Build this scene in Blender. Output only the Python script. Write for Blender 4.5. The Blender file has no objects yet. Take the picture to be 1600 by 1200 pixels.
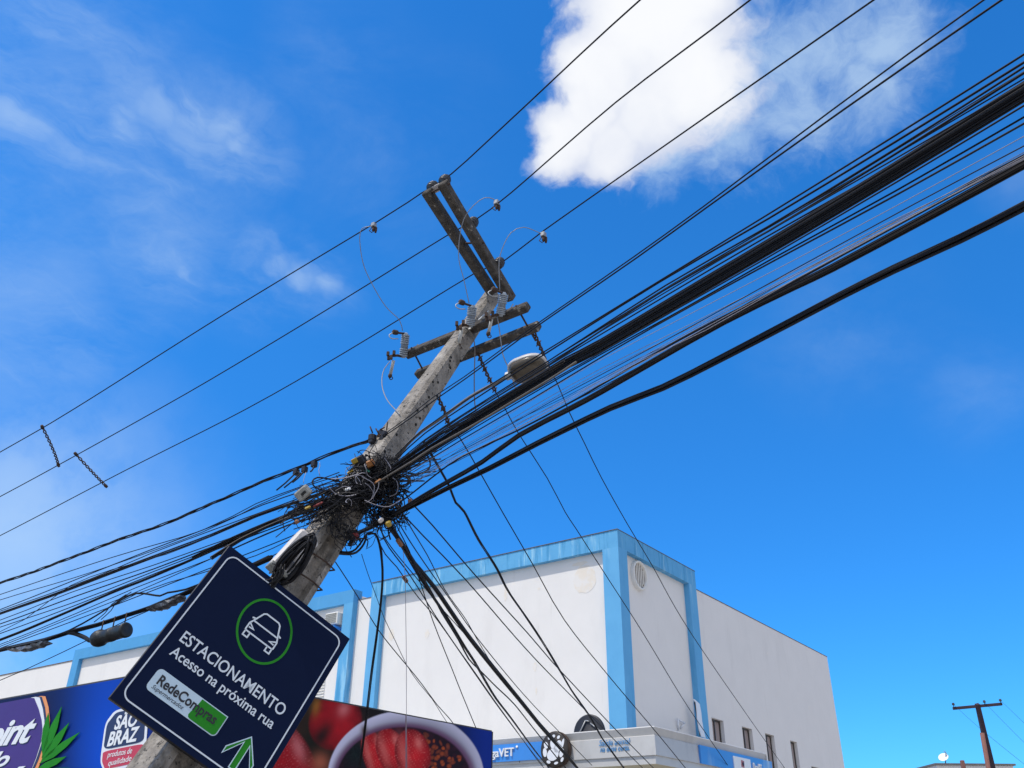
import bpy, math, random
from mathutils import Vector as V, Matrix
random.seed(7)
S = bpy.context.scene
rad = math.radians
# ------------------------------------------------------------------ camera
F, PITCH, ROLL = 1370.0, rad(28.767), rad(0.646)
CAM = V((0, 0, 1.6))
_d = V((0, math.cos(PITCH), math.sin(PITCH)))
_u = V((0, -math.sin(PITCH), math.cos(PITCH)))
_r = V((1, 0, 0))
RX = _r * math.cos(ROLL) + _u * math.sin(ROLL)
UX = -_r * math.sin(ROLL) + _u * math.cos(ROLL)
cam = bpy.data.objects.new('camera', bpy.data.cameras.new('camera'))
S.collection.objects.link(cam)
cam.matrix_world = Matrix(((RX.x, UX.x, -_d.x, CAM.x), (RX.y, UX.y, -_d.y, CAM.y), (RX.z, UX.z, -_d.z, CAM.z), (0, 0, 0, 1)))
cam.data.sensor_width = 36
cam.data.lens = 36 * F / 1600
cam.data.clip_end = 5000
S.camera = cam
# ------------------------------------------------------------------ sun, exposure
SUN_EL, SUN_AZ = rad(62), math.atan2(-0.815, -0.58)      # azimuth from +Y towards +X
SUN = V((math.sin(SUN_AZ) * math.cos(SUN_EL), math.cos(SUN_AZ) * math.cos(SUN_EL), math.sin(SUN_EL)))
sl = bpy.data.lights.new('sun', 'SUN')
sl.energy, sl.angle, sl.color = 2.25, rad(0.5), (1, 0.94, 0.85)
so = bpy.data.objects.new('sun', sl)
S.collection.objects.link(so)
so.rotation_euler = SUN.to_track_quat('Z', 'Y').to_euler()
S.view_settings.view_transform = 'Standard'
S.view_settings.look = 'None'
S.view_settings.exposure = 0.6
S.view_settings.gamma = 1
S.cycles.max_bounces = 6
S.cycles.use_denoising = True
S.cycles.sample_clamp_indirect = 4
S.cycles.sample_clamp_direct = 12


def ray(x, y):
    return RX * ((x - 800) / F) + UX * ((600 - y) / F) + _d


def at(x, y, d):
    return CAM + ray(x, y) * d


def hit(x, y, P, N):
    q = ray(x, y)
    return CAM + q * ((P - CAM).dot(N) / q.dot(N))


def depth(P):
    return (P - CAM).dot(_d)


# ------------------------------------------------------------------ world: sky and clouds, by direction
W = bpy.data.worlds.new('World')
S.world = W
W.use_nodes = True
nt = W.node_tree
nt.nodes.clear()


def nd(t, **k):
    n = nt.nodes.new(t)
    for a, b in k.items():
        setattr(n, a, b)
    return n


def lk(a, b):
    nt.links.new(a, b)


def wm(op, a, b=None, c=None, clamp=False):
    n = nd('ShaderNodeMath', operation=op, use_clamp=clamp)
    for i, q in enumerate((a, b, c)):
        if q is None:
            continue
        if isinstance(q, (int, float)):
            n.inputs[i].default_value = q
        else:
            lk(q, n.inputs[i])
    return n.outputs[0]


def wrange(v, a, b, c=0.0, d=1.0, smooth=True):
    n = nd('ShaderNodeMapRange', interpolation_type='SMOOTHSTEP' if smooth else 'LINEAR')
    lk(v, n.inputs[0])
    for i, q in enumerate((a, b, c, d)):
        n.inputs[1 + i].default_value = q
    return n.outputs[0]


tc = nd('ShaderNodeTexCoord')
DIR = tc.outputs['Generated']
sky = nd('ShaderNodeTexSky', sky_type='NISHITA')
sky.sun_disc = False
sky.sun_elevation = SUN_EL
sky.sun_rotation = SUN_AZ
sky.altitude = 0
sky.air_density = 1.0
sky.dust_density = 0.4
sky.ozone_density = 2.0
SKYCOL = sky.outputs[0]
hs = nd('ShaderNodeHueSaturation')
hs.inputs['Saturation'].default_value = 1.32
hs.inputs['Value'].default_value = 1.0
lk(SKYCOL, hs.inputs['Color'])
tint = nd('ShaderNodeMix', data_type='RGBA', blend_type='MULTIPLY')
tint.inputs[0].default_value = 1
lk(hs.outputs[0], tint.inputs[6])
tint.inputs[7].default_value = (0.33, 0.80, 1.03, 1)
skyc = tint.outputs[2]
sep0 = nd('ShaderNodeSeparateXYZ')
lk(DIR, sep0.inputs[0])
low_t = nd('ShaderNodeMix', data_type='RGBA')
lk(wrange(sep0.outputs[2], 0.0, 0.55, 0, 1, False), low_t.inputs[0])
low_t.inputs[6].default_value = (0.38, 0.58, 0.80, 1)
low_t.inputs[7].default_value = (1, 1, 1, 1)
tint2 = nd('ShaderNodeMix', data_type='RGBA', blend_type='MULTIPLY')
tint2.inputs[0].default_value = 1
lk(skyc, tint2.inputs[6])
lk(low_t.outputs[2], tint2.inputs[7])
skyc = tint2.outputs[2]


def noise(vec, scale, detail=6, rough=0.55, dist=0.0):
    n = nd('ShaderNodeTexNoise')
    lk(vec, n.inputs['Vector'])
    n.inputs['Scale'].default_value = scale
    n.inputs['Detail'].default_value = detail
    n.inputs['Roughness'].default_value = rough
    n.inputs['Distortion'].default_value = dist
    return n


# warped direction so that cloud outlines break up
nw = noise(DIR, 9, 4, 0.6)
sub = nd('ShaderNodeVectorMath', operation='SUBTRACT')
lk(nw.outputs['Color'], sub.inputs[0])
sub.inputs[1].default_value = (0.5, 0.5, 0.5)
sc_ = nd('ShaderNodeVectorMath', operation='SCALE')
lk(sub.outputs[0], sc_.inputs[0])
sc_.inputs['Scale'].default_value = 0.075
add = nd('ShaderNodeVectorMath', operation='ADD')
lk(DIR, add.inputs[0])
lk(sc_.outputs[0], add.inputs[1])
WARP = add.outputs[0]


def blob(x, y, rpx, vec):
    c = ray(x, y)
    r = rpx / F / c.length
    n = nd('ShaderNodeVectorMath', operation='DISTANCE')
    lk(vec, n.inputs[0])
    n.inputs[1].default_value = c.normalized()
    return wm('SUBTRACT', 1.0, wm('DIVIDE', n.outputs['Value'], r))       # 1 at the centre, 0 at the rim


def union(bl, vec):
    m = None
    for b in bl:
        q = blob(*b, vec)
        m = q if m is None else wm('SMOOTH_MAX', m, q, 0.12)
    return m


cum = union([(1015, 35, 165), (945, 115, 112), (893, 205, 84), (958, 222, 80), (1070, 105, 150), (1010, 170, 105), (1080, -20, 120), (925, 165, 80)], WARP)
fine = noise(WARP, 26, 8, 0.6).outputs['Fac']
puff = wm('ADD', cum, wm('MULTIPLY', wm('SUBTRACT', fine, 0.5), 0.85))
cmask = wrange(puff, 0.03, 0.44)
veil = union([(1180, 105, 190), (1300, 75, 150), (1130, 190, 140), (1390, 80, 110), (1260, 160, 130), (1040, 225, 110), (1350, 130, 110)], WARP)
fn2 = noise(WARP, 15, 8, 0.65, 0.3).outputs['Fac']
vmask = wm('MULTIPLY', wrange(wm('ADD', veil, wm('MULTIPLY', wm('SUBTRACT', fn2, 0.5), 1.7)), 0.0, 1.15), 0.60)

# cirrus over the left part of the sky
mp = nd('ShaderNodeMapping')
lk(DIR, mp.inputs['Vector'])
mp.inputs['Rotation'].default_value = (0.5, 0.35, 0.5)
mp.inputs['Scale'].default_value = (1.0, 1.6, 2.1)
ci = noise(mp.outputs[0], 3.2, 9, 0.66, 0.35).outputs['Fac']
wisps = union([(150, 230, 330), (330, 230, 200), (60, 60, 260), (260, 420, 150), (220, 390, 110), (400, 430, 130), (480, 440, 110), (60, 470, 260)], WARP)
creg = wrange(wisps, 0.0, 0.9)
cimask = None
def dotc(c):
    n = nd('ShaderNodeVectorMath', operation='DOT_PRODUCT')
    lk(WARP, n.inputs[0])
    n.inputs[1].default_value = c
    return n.outputs['Value']
# fibres of high cloud: noise drawn out along one fixed compass direction
_fa = (RX * 0.90 - UX * 0.43).normalized()
_fb = (RX * 0.43 + UX * 0.90).normalized()
cxyz = nd('ShaderNodeCombineXYZ')
lk(wm('MULTIPLY', dotc(_fa), 5.0), cxyz.inputs[0])
lk(wm('MULTIPLY', dotc(_fb), 17.0), cxyz.inputs[1])
lk(wm('MULTIPLY', dotc(_d), 5.0), cxyz.inputs[2])
fib = noise(cxyz.outputs[0], 1.0, 8, 0.62, 0.5).outputs['Fac']
streak = union([(195, 375, 45), (228, 398, 48), (262, 418, 44), (300, 438, 40), (430, 420, 42), (470, 434, 46), (510, 446, 40), (345, 190, 62), (300, 172, 60), (250, 176, 62), (195, 190, 60), (370, 225, 45), (20, 190, 90), (70, 60, 70)], WARP)
stmask = wm('MULTIPLY', wm('MULTIPLY', wrange(streak, -0.1, 1.0), wrange(fib, 0.30, 0.68)), 0.42)
low = union([(10, 840, 420), (-200, 950, 600)], WARP)
lowmask = wm('MULTIPLY', wrange(low, 0.0, 1.2), 0.62)
faint = wm('MULTIPLY', wm('MULTIPLY', wrange(union([(1600, 290, 90), (1530, 610, 150), (1330, 520, 190), (600, 240, 260), (520, 120, 200)], WARP), 0.0, 1.3), wrange(ci, 0.3, 0.65)), 0.16)
lowmask = wm('MAXIMUM', lowmask, faint)
cimask = wm('MULTIPLY', wm('MULTIPLY', wm('ADD', wm('MULTIPLY', wrange(ci, 0.34, 0.74), 0.5), wm('MULTIPLY', wrange(fib, 0.36, 0.72), 0.6)), creg), 0.36)
lowmask = wm('MULTIPLY', lowmask, wrange(noise(WARP, 7, 7, 0.6).outputs['Fac'], 0.2, 0.62))
# unseen white clouds behind the camera, added to whiten and raise the fill light
sxyz = nd('ShaderNodeSeparateXYZ')
lk(DIR, sxyz.inputs[0])
back = wm('MULTIPLY', wrange(sxyz.outputs[1], 0.30, -0.10), wrange(noise(WARP, 3.2, 7, 0.6).outputs['Fac'], 0.36, 0.56))
thin = wm('MAXIMUM', wm('MAXIMUM', cimask, stmask), wm('MAXIMUM', vmask, lowmask))


def mix(f, a, b):
    n = nd('ShaderNodeMix', data_type='RGBA')
    lk(f, n.inputs[0])
    for s, q in ((n.inputs[6], a), (n.inputs[7], b)):
        if isinstance(q, tuple):
            s.default_value = q
        else:
            lk(q, s)
    return n.outputs[2]


K = 1 / (0.15 * 2 ** 0.6)
shade = noise(WARP, 6, 5, 0.5).outputs['Fac']
ccol = mix(wrange(wm('ADD', wm('MULTIPLY', wrange(cum, 0.0, 0.75), 0.60), wm('MULTIPLY', shade, 1.0)), 0.56, 1.24), (0.64 * K, 0.70 * K, 0.86 * K, 1), (0.99 * K, 1.0 * K, 1.02 * K, 1))
out = mix(thin, skyc, (0.62 * K, 0.80 * K, 0.97 * K, 1))
out = mix(back, out, (0.92 * K, 0.92 * K, 0.93 * K, 1))
out = mix(wm('MULTIPLY', cmask, 0.97), out, ccol)
bg = nd('ShaderNodeBackground')
bg.inputs['Strength'].default_value = 0.15
lk(out, bg.inputs['Color'])
wo = nd('ShaderNodeOutputWorld')
lk(bg.outputs[0], wo.inputs['Surface'])

# ------------------------------------------------------------------ helpers
COL = S.collection


def tag(o, label=None, cat=None, group=None, kind=None):
    for k, v in (('label', label), ('category', cat), ('group', group), ('kind', kind)):
        if v:
            o[k] = v
    return o


def empty(name, loc, label=None, cat=None, group=None, kind=None):
    o = bpy.data.objects.new(name, None)
    COL.objects.link(o)
    o.location = loc
    o.empty_display_size = 0.1
    return tag(o, label, cat, group, kind)


class MB:
    """collects world-space geometry, links it as ONE mesh object"""
    def __init__(s):
        s.v, s.f, s.sm = [], [], []

    def add(s, vs, fs, smooth=False):
        b = len(s.v)
        s.v += [V(q) for q in vs]
        s.f += [tuple(b + i for i in f) for f in fs]
        s.sm += [smooth] * len(fs)
        return s

    def box(s, o, ax, lo, hi, bev=0.0):
        x, y, z = ax
        P = lambda a, b, c: o + x * a + y * b + z * c
        if bev <= 0:
            vs = [P(a, b, c) for a in (lo[0], hi[0]) for b in (lo[1], hi[1]) for c in (lo[2], hi[2])]
            fs = [(0, 1, 3, 2), (4, 6, 7, 5), (0, 4, 5, 1), (2, 3, 7, 6), (0, 2, 6, 4), (1, 5, 7, 3)]
            if x.cross(y).dot(z) < 0:
                fs = [f[::-1] for f in fs]
            return s.add(vs, fs)
        # bevelled: octagonal profile in (a, b), small inset at both c ends
        e = bev
        a0, a1, b0, b1 = lo[0], hi[0], lo[1], hi[1]
        prof = [(a0 + e, b0), (a1 - e, b0), (a1, b0 + e), (a1, b1 - e), (a1 - e, b1), (a0 + e, b1), (a0, b1 - e), (a0, b0 + e)]
        cx, cy = (a0 + a1) / 2, (b0 + b1) / 2
        sx = 1 - 2 * e / max(a1 - a0, 1e-6)
        sy = 1 - 2 * e / max(b1 - b0, 1e-6)
        rings = []
        for c, k in ((lo[2], 1), (lo[2] + e, 0), (hi[2] - e, 0), (hi[2], 1)):
            rings.append([P(cx + (p[0] - cx) * (sx if k else 1), cy + (p[1] - cy) * (sy if k else 1), c) for p in prof])
        return s.loft(rings, flip=x.cross(y).dot(z) < 0)

    def loft(s, rings, cap=True, smooth=False, flip=False):
        n = len(rings[0])
        vs = [q for r in rings for q in r]
        fs = []
        for i in range(len(rings) - 1):
            for j in range(n):
                k = (j + 1) % n
                fs.append((i * n + j, i * n + k, (i + 1) * n + k, (i + 1) * n + j))
        if cap:
            fs.append(tuple(range(n - 1, -1, -1)))
            fs.append(tuple((len(rings) - 1) * n + j for j in range(n)))
        if flip:
            fs = [f[::-1] for f in fs]
        return s.add(vs, fs, smooth)

    def tube(s, pts, r, n=6, cap=True):
        pts = [V(p) for p in pts]
        t0 = (pts[1] - pts[0]).normalized()
        a = t0.orthogonal().normalized()
        rings = []
        for i, p in enumerate(pts):
            t = (pts[min(i + 1, len(pts) - 1)] - pts[max(i - 1, 0)])
            if t.length < 1e-9:
                t = t0
            t = t.normalized()
            a = (a - t * a.dot(t))
            a = a.normalized() if a.length > 1e-6 else t.orthogonal().normalized()
            b = t.cross(a)
            rr = r[i] if isinstance(r, (list, tuple)) else r
            rings.append([p + a * (rr * math.cos(2 * math.pi * j / n)) + b * (rr * math.sin(2 * math.pi * j / n)) for j in range(n)])
        return s.loft(rings, cap, smooth=n > 4)

    def lathe(s, o, ax, prof, n=20, smooth=True, cap=True):
        ax = ax.normalized()
        a = ax.orthogonal().normalized()
        b = ax.cross(a)
        rings = [[o + ax * h + a * (q * math.cos(2 * math.pi * j / n)) + b * (q * math.sin(2 * math.pi * j / n)) for j in range(n)] for q, h in prof]
        return s.loft(rings, cap, smooth)

    def prism(s, poly, o, x, y, t0, t1):
        """2-D outline in frame (x, y) extruded along x cross y from t0 to t1"""
        z = x.cross(y)
        ar = sum(poly[i][0] * poly[(i + 1) % len(poly)][1] - poly[(i + 1) % len(poly)][0] * poly[i][1] for i in range(len(poly)))
        if ar < 0:
            poly = poly[::-1]
        return s.loft([[o + x * p[0] + y * p[1] + z * t for p in poly] for t in (t0, t1)])

    def build(s, name, mat, parent=None, loc=None):
        if parent is not None:
            loc = V(parent['_w']) if '_w' in parent else parent.matrix_basis.translation
            base = parent
            tot = V((0, 0, 0))
            while base is not None:
                tot += base.location
                base = base.parent
            loc = tot
        elif loc is None:
            loc = s.v[0].copy()
        me = bpy.data.meshes.new(name)
        me.from_pydata([tuple(q - loc) for q in s.v], [], s.f)
        me.polygons.foreach_set('use_smooth', s.sm)
        me.update()
        if mat is not None:
            me.materials.append(mat)
        o = bpy.data.objects.new(name, me)
        COL.objects.link(o)
        if parent is not None:
            o.parent = parent
        else:
            o.location = loc
        return o


def smooth_path(pts, step=0.15):
    """Catmull-Rom through 3-D points"""
    if len(pts) == 2:
        n = max(2, int((pts[1] - pts[0]).length / max(step, 0.3)))
        return [pts[0].lerp(pts[1], i / n) for i in range(n + 1)]
    P = [pts[0] * 2 - pts[1]] + list(pts) + [pts[-1] * 2 - pts[-2]]
    out = []
    for i in range(1, len(P) - 2):
        a, b, c, d = P[i - 1:i + 3]
        n = max(2, min(40, int((c - b).length / step)))
        for k in range(n):
            t = k / n
            out.append(0.5 * ((2 * b) + (c - a) * t + (2 * a - 5 * b + 4 * c - d) * t * t + (3 * b - a - 3 * c + d) * t ** 3))
    out.append(pts[-1].copy())
    return out


def frame_of(nrm, upish=V((0, 0, 1))):
    z = nrm.normalized()
    y = (upish - z * upish.dot(z)).normalized()
    return y.cross(z), y, z


# ------------------------------------------------------------------ materials
def mat(name, col, rough=0.7, metal=0.0, var=0.0, vscale=8.0, dark=None, bump=0.0, bscale=40.0, spec=None, stretch=None):
    m = bpy.data.materials.new(name)
    m.use_nodes = True
    t = m.node_tree
    p = t.nodes['Principled BSDF']
    p.inputs['Base Color'].default_value = (*col, 1)
    p.inputs['Roughness'].default_value = rough
    p.inputs['Metallic'].default_value = metal
    if spec is not None:
        p.inputs['Specular IOR Level'].default_value = spec
    g = t.nodes.new('ShaderNodeTexCoord')
    vec = g.outputs['Object']
    if stretch:
        q = t.nodes.new('ShaderNodeMapping')
        q.inputs['Scale'].default_value = stretch
        t.links.new(vec, q.inputs['Vector'])
        vec = q.outputs[0]
    if var > 0:
        n = t.nodes.new('ShaderNodeTexNoise')
        n.inputs['Scale'].default_value = vscale
        n.inputs['Detail'].default_value = 8
        n.inputs['Roughness'].default_value = 0.65
        t.links.new(vec, n.inputs['Vector'])
        r = t.nodes.new('ShaderNodeMapRange')
        r.inputs[1].default_value = 0.5 - 0.22
        r.inputs[2].default_value = 0.5 + 0.22
        t.links.new(n.outputs['Fac'], r.inputs[0])
        x = t.nodes.new('ShaderNodeMix')
        x.data_type = 'RGBA'
        dk = dark if dark else tuple(c * (1 - var) for c in col)
        x.inputs[6].default_value = (*dk, 1)
        x.inputs[7].default_value = (*col, 1)
        t.links.new(r.outputs[0], x.inputs[0])
        t.links.new(x.outputs[2], p.inputs['Base Color'])
    if bump > 0:
        n2 = t.nodes.new('ShaderNodeTexNoise')
        n2.inputs['Scale'].default_value = bscale
        n2.inputs['Detail'].default_value = 5
        t.links.new(vec, n2.inputs['Vector'])
        bp = t.nodes.new('ShaderNodeBump')
        bp.inputs['Strength'].default_value = bump
        bp.inputs['Distance'].default_value = 0.02
        t.links.new(n2.outputs['Fac'], bp.inputs['Height'])
        t.links.new(bp.outputs[0], p.inputs['Normal'])
    return m


def addmix(m, col, scale, lo, hi, stretch=None, amount=1.0, detail=8):
    """a further layer of noise-shaped stains on material m"""
    t = m.node_tree
    p = t.nodes['Principled BSDF']
    g = t.nodes.new('ShaderNodeTexCoord')
    q = t.nodes.new('ShaderNodeMapping')
    q.inputs['Scale'].default_value = stretch or (1, 1, 1)
    q.inputs['Location'].default_value = (3.1 * scale % 7, 1.7, 0.3)
    t.links.new(g.outputs['Object'], q.inputs['Vector'])
    n = t.nodes.new('ShaderNodeTexNoise')
    n.inputs['Scale'].default_value = scale
    n.inputs['Detail'].default_value = detail
    n.inputs['Roughness'].default_value = 0.62
    t.links.new(q.outputs[0], n.inputs['Vector'])
    r = t.nodes.new('ShaderNodeMapRange')
    r.interpolation_type = 'SMOOTHSTEP'
    r.inputs[1].default_value, r.inputs[2].default_value = lo, hi
    r.inputs[4].default_value = amount
    t.links.new(n.outputs['Fac'], r.inputs[0])
    x = t.nodes.new('ShaderNodeMix')
    x.data_type = 'RGBA'
    t.links.new(r.outputs[0], x.inputs[0])
    s = p.inputs['Base Color']
    if s.is_linked:
        t.links.new(s.links[0].from_socket, x.inputs[6])
    else:
        x.inputs[6].default_value = s.default_value
    x.inputs[7].default_value = (*col, 1)
    t.links.new(x.outputs[2], s)
    return m


M = {}
M['concrete'] = addmix(addmix(addmix(mat('pole concrete', (0.37, 0.335, 0.295), 0.9, var=0.65, vscale=6, bump=0.7, bscale=38), (0.62, 0.57, 0.51), 2.6, 0.54, 0.70, amount=0.75), (0.07, 0.062, 0.052), 4.2, 0.50, 0.66, (1, 1, 0.6), 0.75), (0.03, 0.028, 0.026), 24, 0.575, 0.64, amount=0.9)
M['hole'] = mat('hole black', (0.012, 0.011, 0.01), 1.0)
M['beam'] = addmix(mat('lichened concrete beam', (0.115, 0.10, 0.085), 0.95, var=0.75, vscale=11, bump=0.7, bscale=35), (0.40, 0.37, 0.32), 14, 0.60, 0.70, amount=0.8)
M['steel'] = mat('galvanised steel', (0.42, 0.43, 0.44), 0.5, 0.7, var=0.3, vscale=20)
M['rust'] = mat('rusty steel', (0.10, 0.065, 0.05), 0.85, 0.3, var=0.5, vscale=30)
M['porcelain'] = mat('grey porcelain', (0.33, 0.38, 0.43), 0.28, var=0.12, vscale=12)
M['porcelain_dark'] = mat('dark glazed insulator', (0.04, 0.042, 0.05), 0.35, var=0.3, vscale=20)
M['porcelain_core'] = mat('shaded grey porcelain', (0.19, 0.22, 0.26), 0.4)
M['tube_white'] = mat('fibre fuse tube', (0.55, 0.55, 0.52), 0.5, var=0.2, vscale=20)
M['cable'] = mat('black cable sheath', (0.011, 0.011, 0.015), 0.62, var=0.35, vscale=3, spec=0.25)
M['cable_grey'] = mat('weathered grey cable', (0.026, 0.026, 0.030), 0.65, var=0.4, vscale=4, spec=0.25)
M['cable_tan'] = mat('sun bleached cable', (0.17, 0.145, 0.12), 0.65, var=0.3, vscale=4)
M['cable_light'] = mat('pale telephone wire', (0.34, 0.33, 0.38), 0.6, var=0.2, vscale=4)
M['wire_bare'] = mat('weathered bare wire', (0.030, 0.030, 0.035), 0.8, 0.0, var=0.3, vscale=6, spec=0.05)
M['wire_silver'] = mat('bare aluminium wire', (0.30, 0.30, 0.31), 0.5, 0.3, var=0.2, vscale=9)
M['white_box'] = addmix(mat('dusty white enclosure', (0.66, 0.62, 0.60), 0.6, var=0.15, vscale=9), (0.30, 0.26, 0.23), 12, 0.55, 0.72, amount=0.7)
M['plastic_grey'] = addmix(mat('grey weathered plastic', (0.36, 0.36, 0.33), 0.6, var=0.3, vscale=14), (0.12, 0.11, 0.10), 22, 0.55, 0.66, amount=0.8)
M['tray_grey'] = addmix(mat('crinkled grey foil box', (0.15, 0.16, 0.18), 0.45, 0.2, var=0.4, vscale=9), (0.03, 0.03, 0.035), 14, 0.5, 0.6, amount=0.8)
M['arm_grey'] = mat('dull grey lamp arm', (0.20, 0.19, 0.185), 0.6, 0.2, var=0.3, vscale=9)
M['yellow'] = mat('yellow plastic', (0.42, 0.28, 0.03), 0.5, var=0.25, vscale=20)
M['orange'] = mat('orange plastic', (0.46, 0.18, 0.05), 0.5, var=0.3, vscale=20)
M['green_tag'] = mat('green plastic tag', (0.05, 0.30, 0.20), 0.5, var=0.2, vscale=20)
M['wood_tag'] = mat('brown plastic clamp', (0.30, 0.14, 0.07), 0.7, var=0.3, vscale=30)
M['closure'] = mat('black splice closure', (0.022, 0.024, 0.025), 0.5, var=0.4, vscale=12, bump=0.3)
# building
M['plaster'] = addmix(addmix(mat('white painted plaster', (0.79, 0.765, 0.738), 0.88, var=0.05, vscale=1.2, bump=0.06, bscale=60), (0.66, 0.635, 0.61), 1.1, 0.52, 0.78, (1.3, 1.3, 0.35), 0.5), (0.86, 0.80, 0.70), 1.7, 0.66, 0.74, (1, 1, 1), 0.5)
addmix(M['plaster'], (0.60, 0.565, 0.52), 6.0, 0.60, 0.76, (1, 1, 0.07), 0.40)
addmix(M['plaster'], (0.56, 0.53, 0.49), 34.0, 0.70, 0.76, (1, 1, 0.6), 0.5)
M['blue'] = addmix(addmix(mat('weathered light blue paint', (0.115, 0.41, 0.70), 0.75, var=0.22, vscale=2.2, dark=(0.09, 0.35, 0.64)), (0.045, 0.27, 0.52), 3.4, 0.50, 0.62, (1.3, 1.3, 0.16), 0.8), (0.40, 0.68, 0.82), 3.0, 0.55, 0.66, (1.5, 1.5, 0.18), 0.5)
M['blue_pillar'] = addmix(addmix(mat('light blue pillar paint', (0.125, 0.42, 0.72), 0.75, var=0.2, vscale=1.6, dark=(0.10, 0.365, 0.66)), (0.07, 0.31, 0.58), 2.6, 0.54, 0.70, (1.2, 1.2, 0.18), 0.6), (0.34, 0.62, 0.80), 2.4, 0.60, 0.74, (1.4, 1.4, 0.2), 0.35)
M['blue_low'] = addmix(mat('newer blue paint', (0.075, 0.34, 0.66), 0.7, var=0.12, vscale=2), (0.14, 0.42, 0.70), 2.6, 0.56, 0.72, (1.2, 1.2, 0.25), 0.5)
M['coping'] = mat('dark coping strip', (0.17, 0.155, 0.15), 0.9, var=0.4, vscale=6)
M['win_frame'] = mat('bronze window frame', (0.05, 0.04, 0.035), 0.5)
M['glass'] = mat('dark window glass', (0.10, 0.085, 0.08), 0.12, var=0.4, vscale=3)
M['curtain'] = mat('pale curtain', (0.36, 0.30, 0.29), 0.9, var=0.35, vscale=22, stretch=(1, 1, 0.05))
M['metal_clad'] = addmix(mat('dusty aluminium cladding', (0.56, 0.55, 0.535), 0.5, 0.15, var=0.16, vscale=1.4), (0.36, 0.36, 0.365), 2.0, 0.52, 0.75, (1, 1, 0.3), 0.5)
M['soffit'] = mat('cream soffit', (0.52, 0.47, 0.33), 0.8, var=0.1, vscale=3)
M['vent_back'] = mat('stained vent back', (0.34, 0.24, 0.17), 0.9, var=0.5, vscale=5)
M['vent_white'] = addmix(mat('old white vent', (0.82, 0.80, 0.75), 0.7, var=0.12, vscale=7), (0.34, 0.24, 0.18), 7, 0.60, 0.74, amount=0.6)
M['sign_blue'] = mat('bright blue sign film', (0.045, 0.26, 0.74), 0.35, var=0.1, vscale=2)
M['letter_white'] = mat('white letters', (0.80, 0.82, 0.84), 0.45, var=0.06, vscale=10)
M['navy'] = mat('navy sign face', (0.004, 0.0105, 0.040), 0.6, var=0.1, vscale=4, spec=0.08)
M['navy_edge'] = mat('black sign frame', (0.008, 0.007, 0.010), 0.6, var=0.3, vscale=9)
M['sign_white'] = mat('sign white film', (0.68, 0.74, 0.80), 0.5, var=0.04, vscale=9)
M['sign_green'] = mat('sign green film', (0.022, 0.24, 0.018), 0.6, spec=0.15, var=0.08, vscale=9)
M['badge'] = mat('badge pale blue white', (0.52, 0.66, 0.76), 0.5, var=0.05, vscale=9)
M['ink'] = mat('black letters', (0.008, 0.009, 0.016), 0.5)
M['ink_blue'] = mat('blue handwriting', (0.06, 0.25, 0.52), 0.6)
M['red_film'] = mat('badge red', (0.55, 0.035, 0.075), 0.45, var=0.06, vscale=9)
M['tape_red'] = mat('dull red tape', (0.26, 0.04, 0.04), 0.7, var=0.3, vscale=20)
M['badge_navy'] = mat('badge navy', (0.012, 0.020, 0.085), 0.45)
M['white_film'] = mat('white print', (0.76, 0.78, 0.82), 0.45)
M['leaf'] = mat('printed leaf green', (0.018, 0.24, 0.008), 0.55, spec=0.15, var=0.25, vscale=5)
M['orange_film'] = mat('printed orange', (0.80, 0.30, 0.09), 0.45)
M['brown_disc'] = addmix(mat('dark brown disc', (0.035, 0.026, 0.02), 0.45, var=0.4, vscale=9), (0.22, 0.16, 0.10), 9, 0.60, 0.72, amount=0.6)
M['asphalt'] = mat('asphalt', (0.055, 0.055, 0.056), 0.95, var=0.3, vscale=0.6, bump=0.3, bscale=60)
M['paving'] = mat('concrete pavement', (0.46, 0.44, 0.40), 0.95, var=0.25, vscale=1.0)
M['earth'] = mat('pale ground', (0.44, 0.40, 0.35), 1.0, var=0.3, vscale=0.2)
M['paint_line'] = mat('road paint', (0.72, 0.72, 0.68), 0.8, var=0.2, vscale=6)
M['rust_pole'] = mat('reddish painted pole', (0.24, 0.105, 0.085), 0.8, var=0.3, vscale=5)
M['dark_pole'] = mat('dark concrete pole', (0.055, 0.035, 0.05), 0.9, var=0.4, vscale=5)
M['lens'] = mat('dusty lamp lens', (0.12, 0.095, 0.065), 0.25, var=0.7, vscale=9, stretch=(1, 3, 3))
M['lamp_white'] = mat('lamp housing paint', (0.50, 0.48, 0.47), 0.4, var=0.06, vscale=9)


def _glyphs(body, shear, bold, spacing):
    cu = bpy.data.curves.new('t', 'FONT')
    cu.body, cu.size, cu.shear, cu.offset, cu.space_character, cu.resolution_u, cu.extrude = body, 1, shear, bold, spacing, 4, 0.01
    ob = bpy.data.objects.new('t', cu)
    COL.objects.link(ob)
    me = bpy.data.meshes.new_from_object(ob.evaluated_get(bpy.context.evaluated_depsgraph_get()))
    vs = [q.co.copy() for q in me.vertices]
    fs = [tuple(p.vertices) for p in me.polygons]
    bpy.data.objects.remove(ob)
    bpy.data.curves.remove(cu)
    bpy.data.meshes.remove(me)
    return vs, fs


CAPH = max(q.y for q in _glyphs('H', 0, 0, 1)[0])


def text_mb(body, width, capheight, o, x, y, t0, t1, shear=0.0, bold=0.0, spacing=1.0):
    """letters in frame (x right, y up): lower-left of the baseline at o, fitted to width and capital height, solid from t0 to t1"""
    vs, fs = _glyphs(body, shear, bold, spacing)
    x0, x1 = min(q.x for q in vs), max(q.x for q in vs)
    sx, sy, z = width / (x1 - x0), capheight / CAPH, x.cross(y)
    return MB().add([o + x * ((q.x - x0) * sx) + y * (q.y * sy) + z * (t1 if q.z > 0 else t0) for q in vs], fs)



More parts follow.
